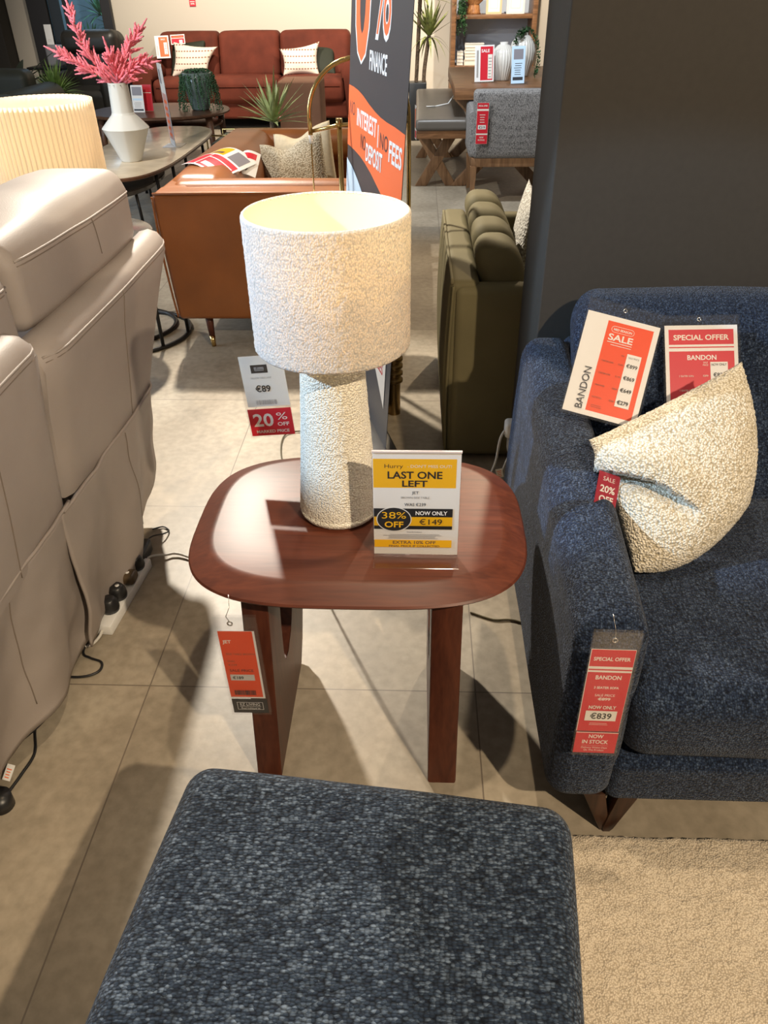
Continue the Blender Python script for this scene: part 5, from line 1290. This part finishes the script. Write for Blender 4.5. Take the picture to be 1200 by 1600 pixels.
# ------------------------------------------------------------------ far left: dark sofas
def dark_seating():
    t = thing('sofa', 'dark green velvet sofa with rolled arm at the far left', 'sofa', (-4.4, 8.6, 0))
    dg = leather('bottle_green_velvet', (.026, .030, .022), .55, .15, 300, .1, .4)
    bm = B()
    pr = [(8.0, .05), (8.0, .50)]+[(8.14-.15*math.cos(PI*k/12), .55+.13*math.sin(PI*k/12)) for k in range(13)]+[(8.26, .50), (8.26, .05)]
    prism(bm, [(-3.74, .05), (-3.74, .47)]+[(-3.85+.155*math.cos(PI*k/12), .50+.125*math.sin(PI*k/12)) for k in range(13)]+[(-3.98, .47), (-3.98, .05)], 'y', 7.95, 9.0, .02); fin('arm', bm, dg, t, True, 40)
    bm = B(); softbox(bm, (-5.4, 8.0, .06), (-3.96, 8.95, .42), .05, (0,0,.02), 8, 4); fin('seat', bm, dg, t)
    bm = B(); softbox(bm, (-5.4, 8.72, .06), (-3.96, 9.0, .74), .08, (0,0,.02), 8, 4); fin('back', bm, dg, t)
    t = thing('sofa', 'black leather high-backed sofa in front of the dark framed window', 'sofa', (-3.75, 10.0, 0))
    bm = B(); softbox(bm, (-4.12, 10.15, .30), (-3.42, 10.42, 1.0), .09, (0, .03, .02), 8, 5); bk = fin('back', bm, M['blackleather'], t)
    bm = B(); softbox(bm, (-4.10, 10.10, .78), (-3.44, 10.30, 1.02), .08, (0, .03, .01), 8, 5); fin('headrest', bm, M['blackleather'], bk)
    bm = B(); softbox(bm, (-4.15, 9.62, .10), (-3.40, 10.3, .46), .06, (0,0,.02), 8, 4); fin('seat', bm, M['blackleather'], t)
    for x0 in (-4.2, -3.56):
        bm = B(); softbox(bm, (x0, 9.60, .08), (x0+.20, 10.4, .62), .06, (0,0,.01), 8, 4); fin('arm', bm, M['blackleather'], t)
    t = thing('side_table', 'small black side table behind the arching dark plant', 'table', (-4.35, 10.45, 0))
    bm = B(); box(bm, (-4.64, 10.3, .62), (-4.22, 10.6, .65), .004); fin('table_top', bm, M['blackmetal'], t)
    for x in (-4.62, -4.24):
        for y in (10.32, 10.58):
            bm = B(); tube(bm, [(x, y, .62), (x, y, 0)], .009, 6); fin('leg', bm, M['blackmetal'], t)
    bm = B(); softbox(bm, (-4.40, 10.36, .65), (-4.22, 10.54, .86), .03, (0,0,.01), 6, 4); solo('grey_box', bm, plain('grey_fabric', (.20, .20, .22), .7), 'grey box on the black side table by the window', 'box')
    s = Sheet(.085, .20, 'white', .002); s.lines(.01, .03, .07, .06, 3, 'lightgrey'); tt = thing('info_card', 'plain white card standing on the grey box by the window', 'sign', (-4.33, 10.42, .872)); s.build('paper', tt, (-4.375, 10.42, .872), (1, 0, 0), (-.04, .05, 1))
dark_seating()

# ------------------------------------------------------------------ dining area
def dining():
    t = thing('dining_table', 'dark wood dining table with crossed legs behind the grey chair', 'table', (.85, 7.65, 0))
    bm = B(); box(bm, (.285, 6.80, .665), (1.75, 8.52, .75), .006); fin('table_top', bm, M['walnut'], t, True, 40)
    def xleg(par, x0, x1, y, zt, th, m, w_=.075):
        a = B(); d = Vector((x1-x0, 0, zt)); L = d.length; d.normalize(); n = Vector((-d.z, 0, d.x))
        for (p0, p1) in (((x0, y, 0), (x1, y, zt)), ((x1, y+.006, 0), (x0, y+.006, zt))):
            a = B(); p0, p1 = Vector(p0), Vector(p1); dd = (p1-p0).normalized(); k = (p1.x-p0.x)/zt; hw = w_/2/max(.3, abs(dd.z))
            prism(a, [(p0.x-hw, 0), (p0.x+hw, 0), (p1.x+hw, zt), (p1.x-hw, zt)], 'y', y-th/2+(0 if k > 0 else .004), y+th/2-(0 if k > 0 else .004), .003); fin('leg', a, m, par, True, 30)
    xleg(t, .34, 1.02, 7.0, .66, .07, M['walnutleg'], .085); xleg(t, .34, 1.02, 8.3, .66, .07, M['walnutleg'], .085)
    b = thing('dining_bench', 'walnut dining bench with grey-brown padded seat and crossed legs', 'bench', (.19, 7.8, 0))
    pad = leather('grey_brown_leather', (.115, .10, .085), .38, .1, 200, .1)
    bm = B(); softbox(bm, (-.02, 6.75, .455), (.395, 8.85, .535), .025, (0, 0, .012), 10, 4); fin('seat_pad', bm, pad, b)
    bm = B(); box(bm, (-.008, 6.77, .395), (.385, 8.82, .457), .004); fin('frame', bm, M['walnut'], b, True, 40)
    xleg(b, .03, .285, 7.0, .40, .06, M['walnutleg'], .08); xleg(b, .03, .285, 8.25, .40, .06, M['walnutleg'], .08)
    bm = B(); tube(bm, [(.14, 7.45, .545), (.26, 7.5, .56), (.33, 7.6, .64)], .005, 6); obox(bm, (.11, 7.42, .551), (1, .1, 0), (-.1, 1, 0), (0,0,1), .04, .02, .001)
    solo('price_tag', bm, M['white'], 'white strap tag lying on the padded dining bench seat', 'price tag')
    tt = thing('price_tag', 'red and white tag hanging from the left side of the dining bench', 'price tag', (-.05, 7.5, .42))
    s = Sheet(.10, .27, 'white', .001); s.rect(.01, .01, .09, .07, 'red'); s.rect(.01, .09, .09, .24, 'coral'); s.build('printed_card', tt, (-.028, 7.62, .27), (.15, -1, 0), (.0, 0, 1))
    c = thing('dining_chair', 'grey linen tub dining chair seen from behind at the dark wood table', 'chair', (.70, 6.4, 0))
    bm = B(); softbox(bm, (.415, 6.32, .325), (1.02, 6.44, .785), .03, (0, .012, .004), 10, 4, lambda p: (p.x+.02*(p.z-.3)*(-1 if p.x < .7 else 1), p.y-.06*(p.z-.32), p.z)); fin('backrest', bm, M['greyfab'], c)
    for x0 in (.385, .965):
        bm = B(); softbox(bm, (x0, 6.36, .325), (x0+.09, 6.92, .652), .03, (.004, 0, .004), 8, 4); fin('arm', bm, M['greyfab'], c)
    bm = B(); softbox(bm, (.44, 6.42, .325), (1.0, 6.93, .48), .03, (0,0,.015), 8, 4); fin('seat', bm, M['greyfab'], c)
    bm = B(); box(bm, (.41, 6.33, .265), (1.03, 6.92, .327), .004); fin('seat_frame', bm, M['walnutleg'], c, True, 40)
    for x in (.425, 1.015):
        for y, tw in ((6.345, 0), (6.90, 0)):
            bm = B(); loft(bm, [[Vector((x+sx*r, y+sy*r, z)) for sx, sy in ((-1,-1),(1,-1),(1,1),(-1,1))] for r, z in ((.013, 0), (.024, .27))]); fin('leg', bm, M['walnutleg'], c, False)
    tt = thing('price_tag', 'red price tag hanging on the back of the grey dining chair', 'price tag', (.47, 6.30, .43))
    s = Sheet(.085, .275, 'cream', .001); s.rect(.001, .235, .084, .274, 'red'); s.rect(.001, .072, .084, .222, 'red'); s.rect(.001, .001, .084, .062, 'red'); s.rect(.012, .10, .070, .128, 'white'); s.text('€219', .041, .105, .016, 'black', 'c', True, .045)
    s.text('SPECIAL OFFER', .042, .25, .011, 'cream', 'c', True, .065); s.text('NOW', .042, .040, .011, 'cream', 'c', True, .03); s.text('IN STOCK', .042, .022, .011, 'cream', 'c', True, .05); s.lines(.02, .145, .065, .21, 4, 'cream', .25)
    s.build('printed_card', tt, (.428, 6.278, .435), (1, 0, .0), (.055, -.06, 1))
    # things on the dining table
    tt = thing('price_stand', 'red sale card standing at the left of the dining table', 'sign', (.50, 7.1, .75))
    s = Sheet(.155, .255, 'white', .002); s.rect(.045, .01, .145, .245, 'red'); s.text('SALE', .085, .205, .022, 'white', 'c', True, .065); s.rect(.105, .02, .14, .19, 'cream'); s.lines(.108, .03, .137, .18, 7, 'grey', .35); s.rect(.015, .03, .03, .22, 'grey')
    s.build('printed_card', tt, (.455, 7.14, .756), (1, .05, .02), (.05, .12, 1))
    bm = B(); box(bm, (.43, 7.08, .7505), (.64, 7.19, .7535), .001); fin('foot_plate', bm, M['acrylic'], tt, False)
    tt = thing('price_stand', 'narrow pale blue photo card standing at the right of the dining table', 'sign', (.78, 6.98, .75))
    s = Sheet(.105, .255, 'paleblue', .002); s.rect(.015, .165, .09, .235, 'photo'); s.lines(.02, .06, .085, .15, 6, 'charcoal', .3); s.rect(.012, .022, .092, .045, 'charcoal'); s.build('printed_card', tt, (.735, 6.995, .756), (1, .05, .02), (.06, .12, 1))
    bm = B(); box(bm, (.70, 6.94, .7505), (.87, 7.04, .7535), .001); fin('foot_plate', bm, M['acrylic'], tt, False)
    def ribbed(cx, cy, prof, name, label, n=26):
        v = thing('vase', label, 'vase', (cx, cy, .75))
        bm = B(); lathe(bm, prof, (cx, cy, .7502), n*6, lambda r, a, z: r*(1-.05*abs(math.cos(a*n/2))) if r > .03 and z < prof[-3][1] else r); fin('body', bm, M['ceramicblue'], v); return v
    ribbed(.690, 7.30, [(.001, 0), (.055, 0), (.060, .008), (.098, .12), (.100, .165), (.085, .215), (.050, .250), (.030, .258), (.032, .272), (.024, .272), (.02, .25), (.001, .25)], 'vase', 'bulbous ribbed white vase on the dining table, front one')
    ribbed(.880, 7.62, [(.001, 0), (.060, 0), (.065, .008), (.105, .13), (.110, .19), (.095, .25), (.055, .295), (.035, .305), (.037, .32), (.028, .32), (.02, .29), (.001, .29)], 'vase', 'taller ribbed cream vase draped with green trailing stems')
    bm = B(); rnd = random.Random(4)
    def garland(path, sz):
        P = smooth_path(path, 22)
        for i, p in enumerate(P):
            for k in range(3):
                q = p+Vector((rnd.uniform(-1,1), rnd.uniform(-1,1), rnd.uniform(-1,1)))*sz*.9; d = Vector((rnd.uniform(-1,1), rnd.uniform(-1,1), rnd.uniform(-1,1))); blade(bm, q, d, sz*1.6, sz*.9, 0, 3)
    garland([(.88, 7.62, 1.08), (.93, 7.57, 1.09), (.985, 7.53, 1.0), (1.005, 7.50, .86), (.975, 7.44, .775)], .014); garland([(.88, 7.62, 1.08), (.83, 7.55, 1.07), (.80, 7.5, 1.0)], .014); garland([(.88, 7.6, 1.09), (.85, 7.52, 1.05)], .016)
    solo('trailing_stem', bm, M['leaf'], 'green trailing stems hanging over the taller ribbed vase', 'plant stem')
    # shelf unit
    t = thing('shelf_unit', 'tall walnut open shelf unit behind the dining table', 'shelf', (.85, 10.7, 0))
    for x in (.37, 1.29):
        bm = B(); box(bm, (x, 10.45, 0), (x+.055, 10.90, 2.1), .004); fin('side_panel', bm, M['walnut'], t, True, 40)
    for z in (.56, 1.065, 1.57, 2.06):
        bm = B(); box(bm, (.42, 10.46, z), (1.30, 10.89, z+.042), .003); fin('shelf', bm, M['walnut'], t, True, 40)
    bm = B(); box(bm, (.42, 10.88, .5), (1.30, 10.90, 2.1)); fin('back_panel', bm, plain('wall_in_bluish_light', (.42, .46, .52), .8), t, False)  # stands for the wall behind, its bluish light put into the panel colour
    book = [plain('cream_book', (.66, .56, .42), .7), plain('pale_book', (.72, .68, .62), .7)]
    pages = plain('book_pages', (.72, .66, .54), .9)
    zz = .602
    hs = (.062, .034, .030, .032, .028, .034)
    names = ('thick bottom', 'second', 'third', 'fourth', 'fifth', 'topmost')
    for k, h in enumerate(hs):
        q = thing('book', 'cream book lying flat in the right stack on the shelf, %s of six' % names[k], 'book', (.655, 10.58, zz), 'books stacked on the shelf')
        x0, x1 = .535+.004*((k*5) % 3), .775-.004*((k*3) % 4)
        bm = B(); box(bm, (x0, 10.50, zz), (x1, 10.68, zz+h*.16)); box(bm, (x0, 10.50, zz+h*.82), (x1, 10.68, zz+h*.98)); box(bm, (x0, 10.498, zz), (x0+.006, 10.68, zz+h*.98)); fin('cover', bm, book[k % 2], q, False)
        bm = B(); box(bm, (x0+.006, 10.506, zz+h*.16), (x1-.005, 10.675, zz+h*.82)); fin('pages', bm, pages, q, False); zz += h
    zz = .602
    for k, h in enumerate((.036, .034, .036, .034)):
        q = thing('book', 'pale book at the far left of the shelf, %s of four' % ('bottom', 'second', 'third', 'topmost')[k], 'book', (.49, 10.6, zz), 'books stacked on the shelf')
        bm = B(); box(bm, (.452, 10.55, zz), (.528, 10.75, zz+h*.18)); box(bm, (.452, 10.55, zz+h*.80), (.528, 10.75, zz+h*.98)); box(bm, (.452, 10.548, zz), (.456, 10.75, zz+h*.98)); fin('cover', bm, book[1], q, False)
        bm = B(); box(bm, (.456, 10.556, zz+h*.18), (.524, 10.745, zz+h*.80)); fin('pages', bm, pages, q, False); zz += h
    for x0, x1, h, lab in ((.765, .945, .24, 'gold-edged picture frame on the shelf, left one'), (1.00, 1.205, .26, 'white picture frame on the shelf, right one')):
        q = thing('picture_frame', lab, 'picture frame', ((x0+x1)/2, 10.6, 1.107)); fm = plain('gilt_frame' if x0 < .9 else 'white_frame', (.66, .46, .26) if x0 < .9 else (.72, .68, .60), .4)
        bm = B(); y = 10.56
        for a0, b0, a1, b1 in ((x0, 0, x1, .022), (x0, h-.022, x1, h), (x0, .022, x0+.022, h-.022), (x1-.022, .022, x1, h-.022)): box(bm, (a0, y, 1.107+b0), (a1, y+.018, 1.107+b1))
        fin('frame', bm, fm, q, False)
        s = Sheet(x1-x0-.04, h-.04, 'cream', .002); s.rect(.025, .03, x1-x0-.065, h-.07, 'lightgrey'); s.rect(.035, .04, x1-x0-.075, h-.08, 'white'); s.build('print', q, (x0+.02, y+.012, 1.127), (1, 0, 0), (0, 0, 1))
    bm = B(); lathe(bm, [(.001, 0), (.085, 0), (.080, .02), (.068, .085), (.066, .098), (.105, .13), (.12, .18), (.11, .24), (.09, .26), (.001, .25)], (.625, 10.6, 1.107), 40); solo('wooden_vase', bm, wood('honey_wood', (.22, .08, .025), (.48, .22, .08), (20, 20, 6), .35), 'round honey-coloured wooden vase on the upper shelf', 'vase')
    t = thing('potted_trailing_plant', 'green plant trailing down from the upper shelf at left', 'plant', (.50, 10.5, 1.107))
    bm = B(); lathe(bm, [(.001, 0), (.035, 0), (.045, .12), (.001, .11)], (.49, 10.52, 1.107), 20); fin('pot', bm, M['blackpot'], t)
    bm = B(); trailing(bm, (.49, 10.50, 1.235), 16, .03, .36, 14, .013, .015); rnd = random.Random(3)
    for k in range(150):
        p = Vector((.50+rnd.gauss(0, .032), 10.415+rnd.uniform(-.02, .03), 1.30-rnd.random()**1.0*.36)); d = Vector((rnd.uniform(-1,1), rnd.uniform(-1,.2), rnd.uniform(-1,.6))); blade(bm, p, d, .030, .016, 0, 3)
    fin('trailing_stems', bm, M['leaf'], t)
dining()
